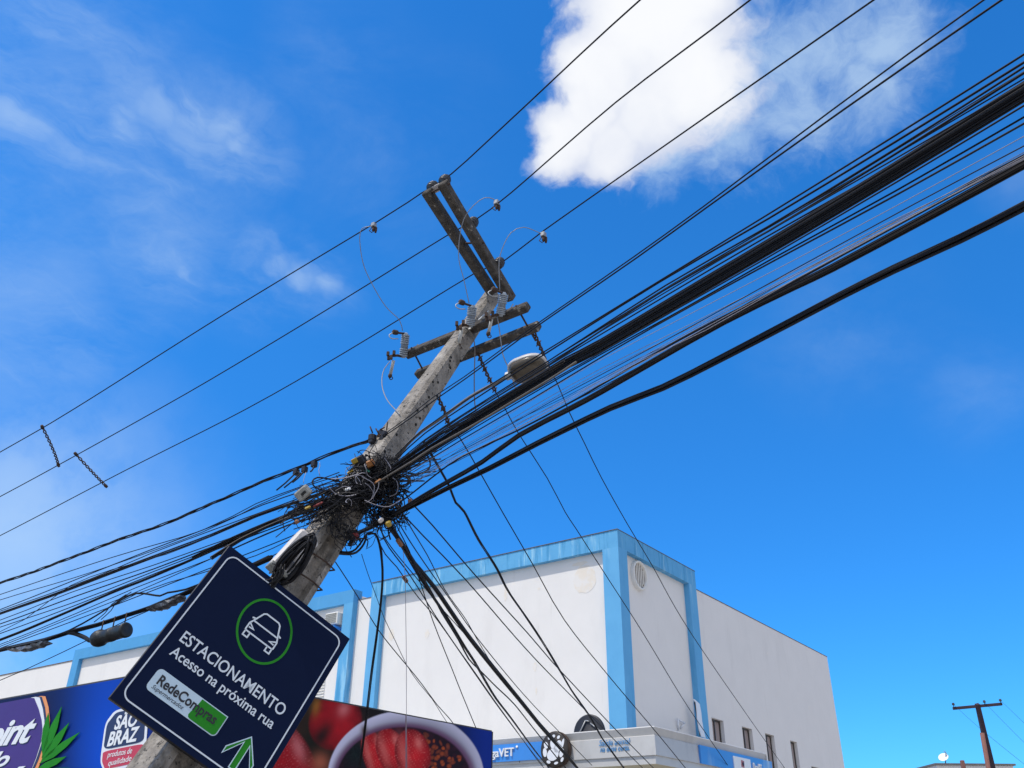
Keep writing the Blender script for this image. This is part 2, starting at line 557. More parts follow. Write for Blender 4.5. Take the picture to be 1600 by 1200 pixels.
# ------------------------------------------------------------------ ground
def sheet(name, m, pts, z, label=None, kind='structure'):
    mb = MB().add([V((p[0], p[1], z)) for p in pts], [tuple(range(len(pts)))])
    return tag(mb.build(name, m, loc=V((pts[0][0], pts[0][1], z))), label, None, None, kind)


YAW = rad(-36.559)
U = V((math.cos(YAW), math.sin(YAW), 0))          # along the street front, to the right
N_ = V((-math.sin(YAW), math.cos(YAW), 0))        # into the block, away from the camera
Z = V((0, 0, 1))
KX = at(964.4, 826.9, 20.5)
KX = hit(964.4, 826.9, V((0, 20.55, 0)), V((0, 1, 0)))
H = KX.z                                            # roof line of the framed blocks
K = V((KX.x, KX.y, 0))                              # foot of the building's corner


def loc(u, v, z):
    return K + U * u + N_ * v + Z * z


def onA(x, y, v=0.0):
    p = hit(x, y, K + N_ * v, N_) - K
    return p.dot(U), p.z


def onB(x, y, u=0.0):
    p = hit(x, y, K + U * u, U) - K
    return p.dot(N_), p.z


def ring(c, ax, ay, w, h):
    return [(c + ax * (a * w) + ay * (b * h)) for a, b in ((-1, -1), (1, -1), (1, 1), (-1, 1))]


sheet('ground', M['earth'], [(-900, -900), (900, -900), (900, 900), (-900, 900)], -0.02)
def strip(name, m, v0, v1, z0, z1, u0=-160, u1=160):
    mb = MB().box(K, (U, N_, Z), (u0, v0, z0), (u1, v1, z1))
    return tag(mb.build(name, m, loc=K + N_ * v0), kind='structure')
strip('road', M['asphalt'], -26.0, -16.6, -0.1, -0.004)
strip('pavement', M['paving'], -16.5, -0.02, -0.1, 0.0, -160, 2.5)
strip('kerb', M['paving'], -16.6, -16.5, -0.1, 0.004, -160, 2.5)
strip('far_pavement', M['paving'], -32.0, -26.0, -0.1, 0.10)

AX = (U, N_, Z)
# ------------------------------------------------------------------ corner building
WALL = 0.16                                         # depth of the recessed panels behind the blue frame
uPil, _ = onA(941, 858.5)                           # left edge of the corner pillar
_, zBand = onA(941, 858.5)
uL, _ = onA(582.2, 912)                             # left end of the framed block
uLi, _ = onA(597.5, 930.6, 0.0)
vPilB, zBandB = onB(979.4, 861)
vEnd0, _ = onB(1076.0, 910)
vEnd1, _ = onB(1087.3, 915)
_, zSide = onB(1088.1, 920, -WALL)
vBack, zSide2 = onB(1292.5, 1028.2, -WALL)
zSide = (zSide + zSide2) / 2
print('corner', K, 'H', H, 'uPil', uPil, 'zBand', zBand, 'uL', uL, uLi, 'vB', vPilB, zBandB, vEnd0, vEnd1, 'side', zSide, zSide2, vBack)
BLD = empty('commercial_building', K, 'two storey white corner building with light blue frame bands and a side wall', 'building')
zb = (zBand + zBandB) / 2
# windows in the long side wall: real openings
wins = []
for x0, x1, yt, yb in ((1111.5, 1130, 1119, 1155), (1159, 1175, 1134.5, 1172), (1195.5, 1209.5, 1147, 1184), (1234.5, 1245, 1157, 1203)):
    va, zt = onB(x0, yt, -WALL)
    vb, _ = onB(x1, yt + (x1 - x0) * 0.31, -WALL)
    _, zl = onB(x0 + 2, yb, -WALL)
    wins.append([va, vb, zt])
zt = sum(w[2] for w in wins) / 4
print('windows', wins)
zl = zt - 1.25
vb0 = wins[3][1] + 1.75
wins = [[w[0], w[1]] for w in wins]
holes = [(a, b, zl, zt) for a, b in wins]
va5, zt5 = onB(1267.5, 1197, -WALL)
holes.append((va5, va5 + 0.75, zt5 - 1.2, zt5))
vs = sorted({vEnd1, vBack, *[h[0] for h in holes], *[h[1] for h in holes]})
zs = sorted({0.0, zSide, *[h[2] for h in holes], *[h[3] for h in holes]})
mb = MB()
for i in range(len(vs) - 1):
    for j in range(len(zs) - 1):
        cv, cz = (vs[i] + vs[i + 1]) / 2, (zs[j] + zs[j + 1]) / 2
        if any(h[0] < cv < h[1] and h[2] < cz < h[3] for h in holes):
            continue
        mb.add([loc(-WALL, vs[i], zs[j]), loc(-WALL, vs[i + 1], zs[j]), loc(-WALL, vs[i + 1], zs[j + 1]), loc(-WALL, vs[i], zs[j + 1])], [(0, 1, 2, 3)])
for a, b, c, d in holes:                            # reveals
    for p, q in (((a, c), (a, d)), ((a, d), (b, d)), ((b, d), (b, c)), ((b, c), (a, c))):
        mb.add([loc(-WALL, p[0], p[1]), loc(-WALL, q[0], q[1]), loc(-WALL - 0.18, q[0], q[1]), loc(-WALL - 0.18, p[0], p[1])], [(0, 1, 2, 3)])
# rest of the body: parapet top, back and inner faces
mb.box(K, AX, (-9, vBack - 0.2, 0), (-WALL - 0.18, vBack, zSide))
mb.add([loc(-WALL, vEnd1, zSide), loc(-WALL, vBack, zSide), loc(-WALL - 0.3, vBack, zSide), loc(-WALL - 0.3, vEnd1, zSide)], [(0, 1, 2, 3)])
mb.add([loc(-WALL, vBack, 0), loc(-WALL, vBack, zSide), loc(-WALL - 0.3, vBack, zSide), loc(-WALL - 0.3, vBack, 0)], [(0, 1, 2, 3)])
side_wall = mb.build('side_wall', M['plaster'], BLD)
MB().box(K, AX, (-WALL - 0.32, vEnd1 + 0.02, zSide), (-WALL + 0.012, vBack + 0.012, zSide + 0.02)).build('coping', M['coping'], side_wall)
for a, b, c, d in holes:
    f = MB()
    w, t = 0.045, (-WALL - 0.15, -WALL - 0.10)
    for lo, hi in (((a, c), (b, c + w)), ((a, d - w), (b, d)), ((a, c + w), (a + w, d - w)), ((b - w, c + w), (b, d - w)), (((a + b) / 2 - 0.02, c + w), ((a + b) / 2 + 0.02, d - w))):
        f.box(K, AX, (t[0], lo[0], lo[1]), (t[1], hi[0], hi[1]))
    fo = f.build('window', M['win_frame'], BLD)
    MB().box(K, AX, (-WALL - 0.135, a + 0.03, c + 0.03), (-WALL - 0.125, b - 0.03, d - 0.03)).build('pane', M['curtain'], fo)
# the tall framed front block
uWL = uL + 0.12
MB().box(K, AX, (uWL, WALL, 0), (-WALL, vEnd1 - 0.03, H - 0.12)).build('front_wall', M['plaster'], BLD)
fr = MB()
fr.box(K, AX, (uL, 0, zb), (0, 0.36, H))
fr.box(K, AX, (-0.36, 0.36, zb), (0, vEnd1, H))
frame = fr.build('frame_band', M['blue'], BLD)
for q in (((uPil, 0, 0), (0, vPilB, zb)), ((uL, 0, 0), (uLi, 0.4, zb)), ((-0.4, vEnd0, 0), (0, vEnd1, zb))):
    MB().box(K, AX, *q).build('frame_pillar', M['blue_pillar'], BLD)
cp = MB().box(K, AX, (uL - 0.02, -0.02, H), (0.012, 0.38, H + 0.014)).box(K, AX, (-0.38, 0.38, H), (0.012, vEnd1 + 0.012, H + 0.014))
cp.build('coping', M['coping'], frame)
# faded round mark and small plaster scars on the front panel: thin filler patches
u0, z0 = onA(914, 905, WALL)
random.seed(3)
M['patch'] = addmix(mat('cream filler patch', (0.79, 0.72, 0.63), 0.95, var=0.06, vscale=4), (0.78, 0.755, 0.73), 3, 0.45, 0.6, amount=0.8)
def patch(u, z, w, h, n=18, jit=0.25):
    pts = [(u + math.cos(6.2832 * i / n) * w * (1 + random.uniform(-jit, jit)), z + math.sin(6.2832 * i / n) * h * (1 + random.uniform(-jit, jit))) for i in range(n)]
    # U x Z points to the street, so 0..0.003 stands proud of the wall
    MB().prism(pts, K + N_ * (WALL - 0.001), U, Z, 0, 0.003).build('filler_patch', M['patch'], BLD)
patch(u0, z0, 0.32, 0.36, 26, 0.10)
for x, y, w, h in ((905, 881, .28, .05), (612, 992, .14, .16), (590, 990, .08, .1), (667, 990, .1, .12), (790, 930, .06, .15), (842, 920, .05, .04), (836, 1042, .06, .1), (838, 1080, .03, .08), (752, 1010, .03, .06)):
    uu, zz = onA(x, y, WALL)
    patch(uu, zz, w * 0.8, h)
# round louvred vent on the short side
vc, zc = onB(996, 900, -WALL)
VN = MB()
cV = loc(-WALL, vc, zc)
R0 = 0.37
VN.lathe(cV, U, [(R0, 0.0), (R0, 0.10), (R0 - 0.05, 0.10), (R0 - 0.05, 0.02)], 36, True, False)
vo = VN.build('round_vent', M['vent_white'], BLD)
MB().lathe(cV, U, [(R0 - 0.04, 0.0), (R0 - 0.04, 0.018), (0, 0.018)], 30).build('back_plate', M['vent_back'], vo)
vl = MB()
for i in range(-3, 4):
    h = math.sqrt(max(0, (R0 - 0.06) ** 2 - (i * 0.085) ** 2))
    vl.box(cV + N_ * (i * 0.085), ((U * 0.7 - N_ * 0.7), (N_ * 0.7 + U * 0.7), Z), (0.035, -0.012, -h), (0.085, 0.012, h))
vl.build('louvre', M['vent_white'], vo)
# left framed block and the white strips around it (same building front)
uR2, zT2 = onA(553.75, 920.3)
uR2i, zB2 = onA(537.5, 943.75)
uL2, _ = onA(116.7, 1018.5)
uL2i, _ = onA(122.9, 1032)
uG, zG = onA(571, 935.5, 0.2)
uF, zF = onA(60, 1044, 0.45)
print('left block', uR2, zT2, zB2, uL2, uL2i, 'gap', zG, 'far', zF)
BL = empty('shop_building', loc(uR2, 0, 0), 'long white building with light blue frame, behind the tilted blue sign', 'building')
MB().box(K, AX, (uL2 + 0.1, WALL, 0), (uR2 - 0.06, 7.0, zT2 - 0.12)).build('front_wall', M['plaster'], BL)
g = MB().box(K, AX, (uR2 - 0.06, 0.2, 0), (uL + 0.12, 7.0, zG))
g.build('recessed_wall', M['plaster'], BL)
MB().box(K, AX, (uR2, 0.185, zG), (uL, 0.5, zG + 0.015)).build('coping', M['coping'], BL)
MB().box(K, AX, (uL2 - 30, 0.45, 0), (uL2 + 0.1, 7.0, zF)).build('low_wall', M['plaster'], BL)
MB().box(K, AX, (uL2 - 30, 0.43, zF), (uL2, 0.8, zF + 0.04)).build('coping', M['coping'], BL)
fb = MB().box(K, AX, (uL2, 0, zB2), (uR2, 0.34, zT2)).build('frame_band', M['blue_low'], BL)
MB().box(K, AX, (uL2, 0, 0), (uL2i, 0.5, zB2)).build('frame_pillar', M['blue_low'], BL)
MB().box(K, AX, (uR2i, 0, 0), (uR2, 0.34, zB2)).build('frame_pillar', M['blue'], BL)
ub, zbb = onA(505, 1090, WALL)
lv = MB()
u1, z1 = onA(511, 1060, WALL)
u2_, z2_ = onA(496, 1120, WALL)
for i in range(14):
    zz = z2_ + (z1 - z2_) * i / 13
    lv.box(loc(u1 - 0.55, WALL, zz), (U, (N_ * -0.8 + Z * -0.6), (Z * 0.8 - N_ * 0.6)), (0, -0.05, 0), (0.5, 0.03, 0.018))
lv.build('louvre_panel', M['vent_white'], BL)
# air conditioner in the wall of that block
ua, za = onA(506, 978, WALL - 0.3)
ub2, _ = onA(527, 962, WALL - 0.3)
AC = empty('air_conditioner', loc(ua, WALL, za), 'old cream window air conditioner over a blue drip tray, in the white wall', 'air conditioner')
wA = ub2 - ua
MB().box(loc(ua, WALL, za), (U, -N_, Z), (0, 0, 0), (wA, 0.30, 0.36), 0.02).build('casing', M['vent_white'], AC)
gr = MB()
for i in range(6):
    gr.box(loc(ua, WALL, za), (U, -N_, Z), (0.04, 0.302, 0.05 + i * 0.05), (wA - 0.04, 0.318, 0.075 + i * 0.05))
gr.build('grille', M['plastic_grey'], AC)
MB().box(loc(ua, WALL, za), (U, -N_, Z), (0.04, 0.0, -0.16), (wA - 0.02, 0.36, -0.06), 0.01).build('drip_tray', M['sign_blue'], AC)

# ------------------------------------------------------------------ metal canopy round the corner
CO = 1.41                                            # overhang
zc1 = hit(1025, 1133.5, K - N_ * CO, N_).z
zc2 = hit(1028.7, 1179, K - N_ * CO, N_).z
zc3 = hit(1028, 1193.5, K - N_ * (CO - 0.06), N_).z
vCe, _ = onB(1197, 1177, CO)
vCe2, _ = onB(1203.5, 1190, CO)
uCs = -14.5
print('canopy', zc1, zc2, zc3, vCe, vCe2)
CAN = empty('shop_canopy', loc(CO, -CO, zc1), 'grey metal clad canopy wrapping the shop corner, with blue sign panels', 'canopy')
zlip = zc1 - (zc1 - zc2) * 0.30
def canopy_ring(off, z):
    return [loc(uCs, -CO - off, z), loc(CO + off, -CO - off, z), loc(CO + off, vCe, z)]
def band(mb, prof):
    rows = [canopy_ring(o, z) for o, z in prof]
    for a, b in zip(rows[:-1], rows[1:]):
        for i in range(2):
            mb.add([a[i], a[i + 1], b[i + 1], b[i]], [(3, 2, 1, 0)])
cm = MB()
band(cm, [(-1.2, zc1 + 0.02), (-0.02, zc1), (0.0, zc1 - 0.02), (-0.05, zlip), (-0.02, zlip - 0.015), (0.0, zc2)])
cm.add([loc(CO, vCe, zc1), loc(CO, vCe, zc2), loc(0.01, vCe, zc2), loc(0.01, vCe, zc1)], [(0, 1, 2, 3)])
cm.build('upper_fascia', M['metal_clad'], CAN)
cl = MB()
band(cl, [(0.0, zc2), (-0.035, zc2 - 0.01), (-0.035, zc2 - 0.03), (-0.03, zc3)])
cl.build('lower_fascia', M['metal_clad'], CAN)
sf = MB()
sf.add([loc(uCs, -CO + 0.03, zc3), loc(CO - 0.03, -CO + 0.03, zc3), loc(CO - 0.03, vCe, zc3), loc(0, vCe, zc3), loc(0, 0, zc3), loc(uCs, 0, zc3)], [(5, 4, 1, 0), (4, 3, 2, 1)])
sf.build('soffit', M['soffit'], CAN)
for u in (-9.2, -6.6, -4.3, -1.9):
    MB().box(K, AX, (u, -CO - 0.004, zc2 + 0.01), (u + 0.012, -CO + 0.02, zlip - 0.02)).build('panel_joint', M['win_frame'], CAN)
for v in (1.3, 4.4):
    MB().box(K, AX, (CO - 0.02, v, zc2 + 0.01), (CO + 0.004, v + 0.012, zlip - 0.02)).build('panel_joint', M['win_frame'], CAN)
# blue film panels with raised letters
uS1, zs1 = onA(848, 1158.5, -CO)
_, zs0 = onA(848, 1188, -CO)
sp = MB().box(K, AX, (uS1 - 4.6, -CO - 0.03, zs0 + 0.02), (uS1, -CO + 0.0, zs1)).build('front_sign_panel', M['sign_blue'], CAN)
ut0, ztb = onA(766, 1183.5, -CO - 0.03)
ut1, _ = onA(804, 1178, -CO - 0.03)
wfull = (ut1 - ut0) / 0.665
hh = (zs1 - zs0) * 0.44
text_mb('DrogaVET', wfull, hh, loc(ut1 - wfull, -CO - 0.03, zs0 + (zs1 - zs0) * 0.33), U, Z, 0.0, 0.035, bold=0.012).build('lettering', M['letter_white'], sp)
MB().lathe(loc(ut1 + 0.07, -CO - 0.03, zs0 + (zs1 - zs0) * 0.80), -N_, [(0.028, 0), (0.028, 0.02), (0, 0.02)], 14).build('registered_dot', M['letter_white'], sp)
vS0, zq1 = onB(1091, 1161, CO)
_, zq0 = onB(1091, 1189.5, CO)
t = M['sign_grad'] = mat('faded blue sign film', (0.045, 0.24, 0.68), 0.35)
addmix(t, (0.36, 0.50, 0.68), 1.3, 0.50, 0.66, (0.9, 0.9, 0.25), 0.9, 3)
sp2 = MB().box(K, AX, (CO - 0.01, vS0, zc2 + 0.0), (CO + 0.035, vCe2, zlip - 0.01)).build('side_sign_panel', t, CAN)
vl0, zl0 = onB(1147, 1203, CO + 0.035)
vl1, _ = onB(1157, 1200, CO + 0.035)
zl1 = zlip - 0.06
hl = (zl1 - zc2) * 0.84
zl0 = zc2 + 0.03
M['pink'] = mat('faded red logo', (0.48, 0.17, 0.20), 0.5, var=0.4, vscale=10)
MB().box(K, AX, (CO + 0.035, vl0, zl0), (CO + 0.055, vl0 + 0.95, zl0 + hl), 0).build('logo_tile', M['letter_white'], sp2)
MB().lathe(loc(CO + 0.055, vl0 + 0.47, zl0 + hl * 0.5), U, [(hl * 0.38, 0), (hl * 0.38, 0.012), (0, 0.012)], 4, False).build('logo_mark', M['pink'], sp2)
MB().lathe(loc(CO + 0.067, vl0 + 0.47, zl0 + hl * 0.48), U, [(hl * 0.16, 0), (hl * 0.16, 0.008), (0, 0.008)], 16).build('logo_mark', M['ink'], sp2)
vtx, _ = onB(1187, 1200, CO + 0.035)
text_mb('DrogaVET', max(0.5, vtx - vl0 - 1.1), hl * 0.62, loc(CO + 0.036, vl0 + 1.1, zl0 + hl * 0.16), N_, Z, 0.0, 0.03, bold=0.012).build('lettering', M['letter_white'], sp2)
# handwritten slogan
for body, xa, ya, xb in (('Sa\u00fade animal', 936, 1165.5, 985), ('na dose certa.', 938, 1175, 984)):
    ua1, za1 = onA(xa, ya, -CO)
    ub1, _ = onA(xb, ya, -CO)
    text_mb(body, ub1 - ua1, 0.105, loc(ua1, -CO, za1), U, Z, 0.0, 0.006, shear=0.28, bold=0.006).build('slogan', M['ink_blue'], CAN)

# round medallion with white animal shapes, standing on the fascia
um, zm = onA(867, 1171, -CO - 0.12)
MED = empty('round_sign', loc(um, -CO - 0.02, zm), 'round dark sign with white pet silhouettes on the canopy front', 'sign')
RM = 0.345
MB().lathe(loc(um, -CO - 0.01, zm), -N_, [(RM, 0.0), (RM, 0.13), (RM - 0.02, 0.14), (0, 0.14)], 40).build('disc', M['brown_disc'], MED)
MB().lathe(loc(um, -CO - 0.01, zm), -N_, [(RM + 0.015, 0.02), (RM + 0.015, 0.11), (RM + 0.001, 0.11), (RM + 0.001, 0.02)], 40).build('rim', M['rust'], MED)
ps = MB()
def ell(cx, cy, rx, ry, rot=0.0, n=18):
    c, s = math.cos(rot), math.sin(rot)
    return [(cx + math.cos(6.2832 * i / n) * rx * c - math.sin(6.2832 * i / n) * ry * s, cy + math.cos(6.2832 * i / n) * rx * s + math.sin(6.2832 * i / n) * ry * c) for i in range(n)]
fm = loc(um, -CO - 0.15, zm)
for e in ((-.03, -.10, .15, .12, .3), (-.02, .10, .07, .10, .2), (.10, .05, .08, .13, -.5), (-.20, .09, .05, .07, .4), (-.23, -.05, .05, .09, .1), (.22, .10, .03, .10, -.3), (.19, -.08, .05, .09, -.4),
          (-.12, .23, .03, .035, 0), (.0, .26, .035, .03, 0), (.12, .23, .04, .03, .6), (.05, -.27, .05, .025, .2), (-.14, -.24, .05, .03, -.3), (.20, -.21, .03, .05, -.6)):
    ps.prism(ell(*e), fm, U, Z, -0.0 + 0.002, 0.008)
ps.build('pet_silhouette', M['white_film'], MED)
# second disc standing behind the canopy edge, seen from its dark back with its stay
ud, zd = onA(921, 1146, -0.75)
BD = empty('sign_disc', loc(ud, -0.75, zc1), 'black round disc with triangular stay rising behind the canopy edge', 'sign')
MB().lathe(loc(ud, -0.72, zd), -N_, [(0.39, 0.0), (0.39, 0.05), (0.36, 0.06), (0, 0.06)], 40).build('disc', M['ink'], BD)
st = MB()
c0 = loc(ud, -0.80, zd)
for a, b in (((-0.27, -0.05), (-0.06, 0.26)), ((-0.06, 0.26), (0.03, 0.24)), ((0.06, 0.20), (0.30, 0.03)), ((-0.27, -0.05), (-0.02, 0.02))):
    st.tube([c0 + U * a[0] + Z * a[1], c0 + U * b[0] + Z * b[1]], 0.014, 6)
st.build('stay', M['steel'], BD)
# torn white banner strips at the side pillar, and a little bracket
vb_, zb_ = onB(1087, 1094, 0.10)
BN = empty('torn_banner', loc(0.05, vb_, zb_), 'torn white strip of banner hanging beside the blue pillar above the canopy', 'banner')
bn = MB()
pts = [(1084.5, 1092.5), (1090.5, 1099), (1092.5, 1112), (1093.5, 1125), (1096, 1140), (1099.5, 1152)]
wd = [0.05, 0.10, 0.12, 0.13, 0.13, 0.12]
L = [loc(0.12, *onB(x, y, 0.12)) for x, y in pts]
bn.loft([[q - N_ * w, q + N_ * w, q + N_ * w - U * 0.02, q - N_ * w - U * 0.02] for q, w in zip(L, wd)])
bn.build('strip', M['white_film'], BN)
L2 = [loc(0.06, *onB(x, y, 0.06)) for x, y in ((1085, 1096), (1088.5, 1115), (1091, 1132), (1094.5, 1150))]
MB().tube(smooth_path(L2), 0.018, 6).build('cord', M['cable_grey'], BN)
vk, zk = onB(1061, 1136, -WALL + 0.25)
BK = empty('wall_bracket', loc(-WALL, vk, zk), 'small white bracket on the grey wall above the canopy corner', 'bracket')
kb = MB()
p0 = [loc(-WALL + 0.02, *onB(x, y, -WALL + 0.02)) for x, y in ((1056.5, 1124), (1067, 1130), (1060, 1141), (1057, 1126), (1063.5, 1138))]
for a, b in ((0, 1), (0, 2), (1, 4)):
    kb.tube([p0[a] + U * 0.05, p0[b] + U * (0.05 if a == 0 and b == 1 else 0.0)], 0.02, 6)
kb.build('arm', M['white_film'], BK)
# ------------------------------------------------------------------ corner kiosk with printed sign boards
KT = 3.2
kc = hit(261, 1048.5, V((0, 0, KT)), Z)
kc = V((kc.x, kc.y, 0))
KB = KT - 1.45                                       # lower edge of the boards
KIO = empty('corner_kiosk', kc, 'low corner shop behind the pole, with a printed fruit bowl board and a blue board', 'kiosk')
pr = hit(767, 1137, kc, U)
tEnd = (pr - kc).dot(N_)
sEnd = 5.2
print('kiosk', kc, tEnd, pr.z)
MB().box(kc, AX, (-sEnd, 0.15, 0), (-0.15, tEnd - 0.05, KB)).build('wall', M['plaster'], KIO)
MB().box(kc, AX, (-sEnd, 0.13, KB), (-0.13, tEnd, KT - 0.06)).build('backing', M['win_frame'], KIO)
import numpy as np


def printed(name, o, x, y, lo, hi, step, fn, parent, thick=0.06):
    """flat printed board: fine grid front carrying the print as a colour attribute, real thickness behind"""
    nx, ny = int((hi[0] - lo[0]) / step) + 1, int((hi[1] - lo[1]) / step) + 1
    A, B = np.meshgrid(np.linspace(lo[0], hi[0], nx), np.linspace(lo[1], hi[1], ny))
    a, b = A.ravel(), B.ravel()
    z = x.cross(y)
    o_, x_, y_ = (np.array(q) for q in (o, x, y))
    Pw = o_ + np.outer(a, x_) + np.outer(b, y_)
    rel = Pw - np.array(CAM)
    dz = rel @ np.array(_d)
    px = 800 + F * (rel @ np.array(RX)) / dz
    py = 600 - F * (rel @ np.array(UX)) / dz
    col = np.clip(fn(a, b, px, py), 0, 1)
    fs = [(j * nx + i, j * nx + i + 1, (j + 1) * nx + i + 1, (j + 1) * nx + i) for j in range(ny - 1) for i in range(nx - 1)]
    base = np.array(parent.location)
    me = bpy.data.meshes.new(name)
    me.from_pydata((Pw - base).tolist(), [], fs)
    at_ = me.color_attributes.new('print', 'FLOAT_COLOR', 'POINT')
    at_.data.foreach_set('color', np.hstack([col, np.ones((len(col), 1))]).ravel())
    m = bpy.data.materials.get('printed film') or mat('printed film', (0.5, 0.5, 0.5), 0.55, spec=0.15)
    if 'vc' not in m:
        vcn = m.node_tree.nodes.new('ShaderNodeVertexColor')
        vcn.layer_name = 'print'
        m.node_tree.links.new(vcn.outputs['Color'], m.node_tree.nodes['Principled BSDF'].inputs['Base Color'])
        m['vc'] = 1
    me.materials.append(m)
    ob = bpy.data.objects.new(name, me)
    COL.objects.link(ob)
    ob.parent = parent
    f = MB().box(o, (x, y, z), (lo[0], lo[1], -thick), (hi[0], hi[1], -0.002))
    f.build('board_back', M['win_frame'], ob)
    return ob


def lin(*c):
    return np.array([((v / 255 + 0.055) / 1.055) ** 2.4 if v > 10 else v / 255 / 12.92 for v in c])


def sst(x, a, b):
    t = np.clip((x - a) / (b - a), 0, 1)
    return t * t * (3 - 2 * t)


def el(px, py, cx, cy, rx, ry, rot=0.0):
    c, s_ = math.cos(rot), math.sin(rot)
    u, v = (px - cx) * c + (py - cy) * s_, -(px - cx) * s_ + (py - cy) * c
    return np.sqrt((u / rx) ** 2 + (v / ry) ** 2)


rng = np.random.default_rng(5)
_g = rng.random((64, 64))


def vnoise(x, y):
    xi, yi = np.floor(x).astype(int), np.floor(y).astype(int)
    fx, fy = x - xi, y - yi
    fx, fy = fx * fx * (3 - 2 * fx), fy * fy * (3 - 2 * fy)
    g = lambda i, j: _g[i % 64, j % 64]
    return (g(xi, yi) * (1 - fx) + g(xi + 1, yi) * fx) * (1 - fy) + (g(xi, yi + 1) * (1 - fx) + g(xi + 1, yi + 1) * fx) * fy


def over(c, m, col):
    return c * (1 - m[:, None]) + np.asarray(col) * m[:, None]


def berry(c, px, py, cx, cy, rx, ry, rot, base, hi_, seeds=True):
    d = el(px, py, cx, cy, rx, ry, rot)
    m = 1 - sst(d, 0.93, 1.04)
    n = vnoise(px * 0.12 + cx, py * 0.12)
    k = np.clip(1.15 - 0.75 * d ** 2 + 0.25 * (n - 0.5), 0.12, 1.3)
    col = np.outer(k, base)
    if seeds:
        wob = vnoise(px * 0.09, py * 0.09 + 5) * 1.6
        u = (px * 0.5 + cx) / 2.5 + wob
        v = (py * 0.5 + 0.2 * px) / 2.1 + wob * 0.7
        h = np.hypot((u + 0.5 * (np.floor(v) % 2)) % 1 - 0.5, v % 1 - 0.5)
        col = over(col, (1 - sst(h, 0.12, 0.34)) * 0.45 * vnoise(px * 0.25 + 9, py * 0.25 + cx), hi_)
    sp = np.exp(-el(px, py, cx + 0.32 * rx, cy - 0.42 * ry, rx * 0.22, ry * 0.26, rot) ** 2) * 0.65
    col = over(col, sp, hi_)
    return over(c, m, col)


def fruit(a, b, px, py):
    c = np.outer(0.5 + vnoise(px * 0.05, py * 0.05), lin(66, 44, 32))
    c = over(c, np.exp(-el(px, py, 640, 1106, 90, 26) ** 2), lin(24, 18, 16))
    c = over(c, np.exp(-el(px, py, 495, 1150, 20, 50) ** 2), lin(40, 42, 22))
    red, pink = lin(176, 26, 38), lin(240, 150, 150)
    c = berry(c, px, py, 452, 1205, 44, 86, -0.35, red, pink)
    c = berry(c, px, py, 524, 1128, 41, 46, 0.5, lin(190, 30, 42), pink, False)
    c = over(c, np.exp(-el(px, py, 494, 1104, 7, 15, 0.2) ** 2) * 0.85, lin(176, 120, 50))
    c = over(c, np.exp(-el(px, py, 503, 1150, 12, 26, 0.6) ** 2) * 0.9, lin(38, 30, 18))
    c = over(c, np.exp(-el(px, py, 500, 1192, 14, 16) ** 2) * 0.8, lin(206, 120, 92))
    # blue right end
    c = over(c, sst(px, 668, 742), np.outer(1 + 0.0 * px, lin(14, 50, 140)) * (0.35 + 0.9 * sst(px, 690, 766))[:, None])
    # bowl
    do = el(px, py, 634, 1216, 123, 106)
    di = el(px, py, 631, 1222, 107, 87)
    rim = np.outer(0.75 + 0.5 * sst(do, 0.8, 0.99) - 0.25 * sst(px, 600, 760), lin(208, 204, 222))
    rim = over(rim, 1 - sst(di, 1.0, 1.12), lin(128, 92, 122))
    c = over(c, 1 - sst(do, 0.985, 1.005), rim)
    inn = np.outer(0.6 + 0.8 * vnoise(px * 0.2, py * 0.2), lin(58, 14, 34))
    inn = over(inn, np.exp(-el(px, py, 556, 1178, 20, 26) ** 2 * 0.8), np.outer(0.4 + vnoise(px * 0.5, py * 0.5), lin(30, 40, 38)))
    for k in range(70):
        gx, gy = 655 + rng.random() * 84, 1146 + rng.random() * 60
        if el(np.array([gx]), np.array([gy]), 631, 1222, 100, 80)[0] > 1 or gx - 655 < (1175 - gy) * 0.2:
            continue
        q = rng.random()
        dd = el(px, py, gx, gy, 2.6 + q * 3.2, 2.0 + 2.2 * rng.random(), rng.random() * 3)
        inn = over(inn, 1 - sst(dd, 0.8, 1.1), np.outer(np.clip(1.2 - 0.6 * dd, 0.2, 2), lin(196 - 60 * q, 96 - 30 * q, 44)))
    for gx, gy, rx, ry, rot in ((584, 1178, 18, 40, -0.25), (611, 1172, 23, 36, -0.3), (645, 1178, 28, 40, -0.2)):
        inn = berry(inn, px, py, gx, gy, rx, ry, rot, lin(206, 34, 42), lin(246, 150, 140))
        inn = over(inn, np.exp(-el(px, py, gx - rx * 0.5, gy, rx * 0.28, ry * 0.75, rot) ** 2) * 0.55, lin(236, 140, 130))
    c = over(c, 1 - sst(di, 0.97, 1.01), inn)
    c = over(c, (np.exp(-el(px, py, 569, 1141, 5, 8) ** 2)) * 0.9, lin(96, 66, 40))
    # panel joint
    c = over(c, 1 - sst(np.abs(px - (634 + (py - 1110) * 0.005)), 0.5, 1.2), lin(150, 130, 140))
    # deep blue near the street corner (second logo)
    c = over(c, 1 - sst(px, 352, 392), lin(10, 20, 60))
    return 0.95 * np.clip(c, 0, 4) ** 1.18


def blue_board(a, b, px, py):
    g = np.exp(-((px - 175) / 62) ** 2)
    c = np.outer(0.22 + 0.95 * g, lin(2, 66, 178)) * (0.8 + 0.25 * sst(py, 1060, 1180))[:, None]
    c = over(c, (1 - sst(px, 66, 130)) * 0.55, lin(18, 22, 60))
    c = over(c, sst(px, 226, 240) * 0.7, lin(14, 20, 90))
    return c


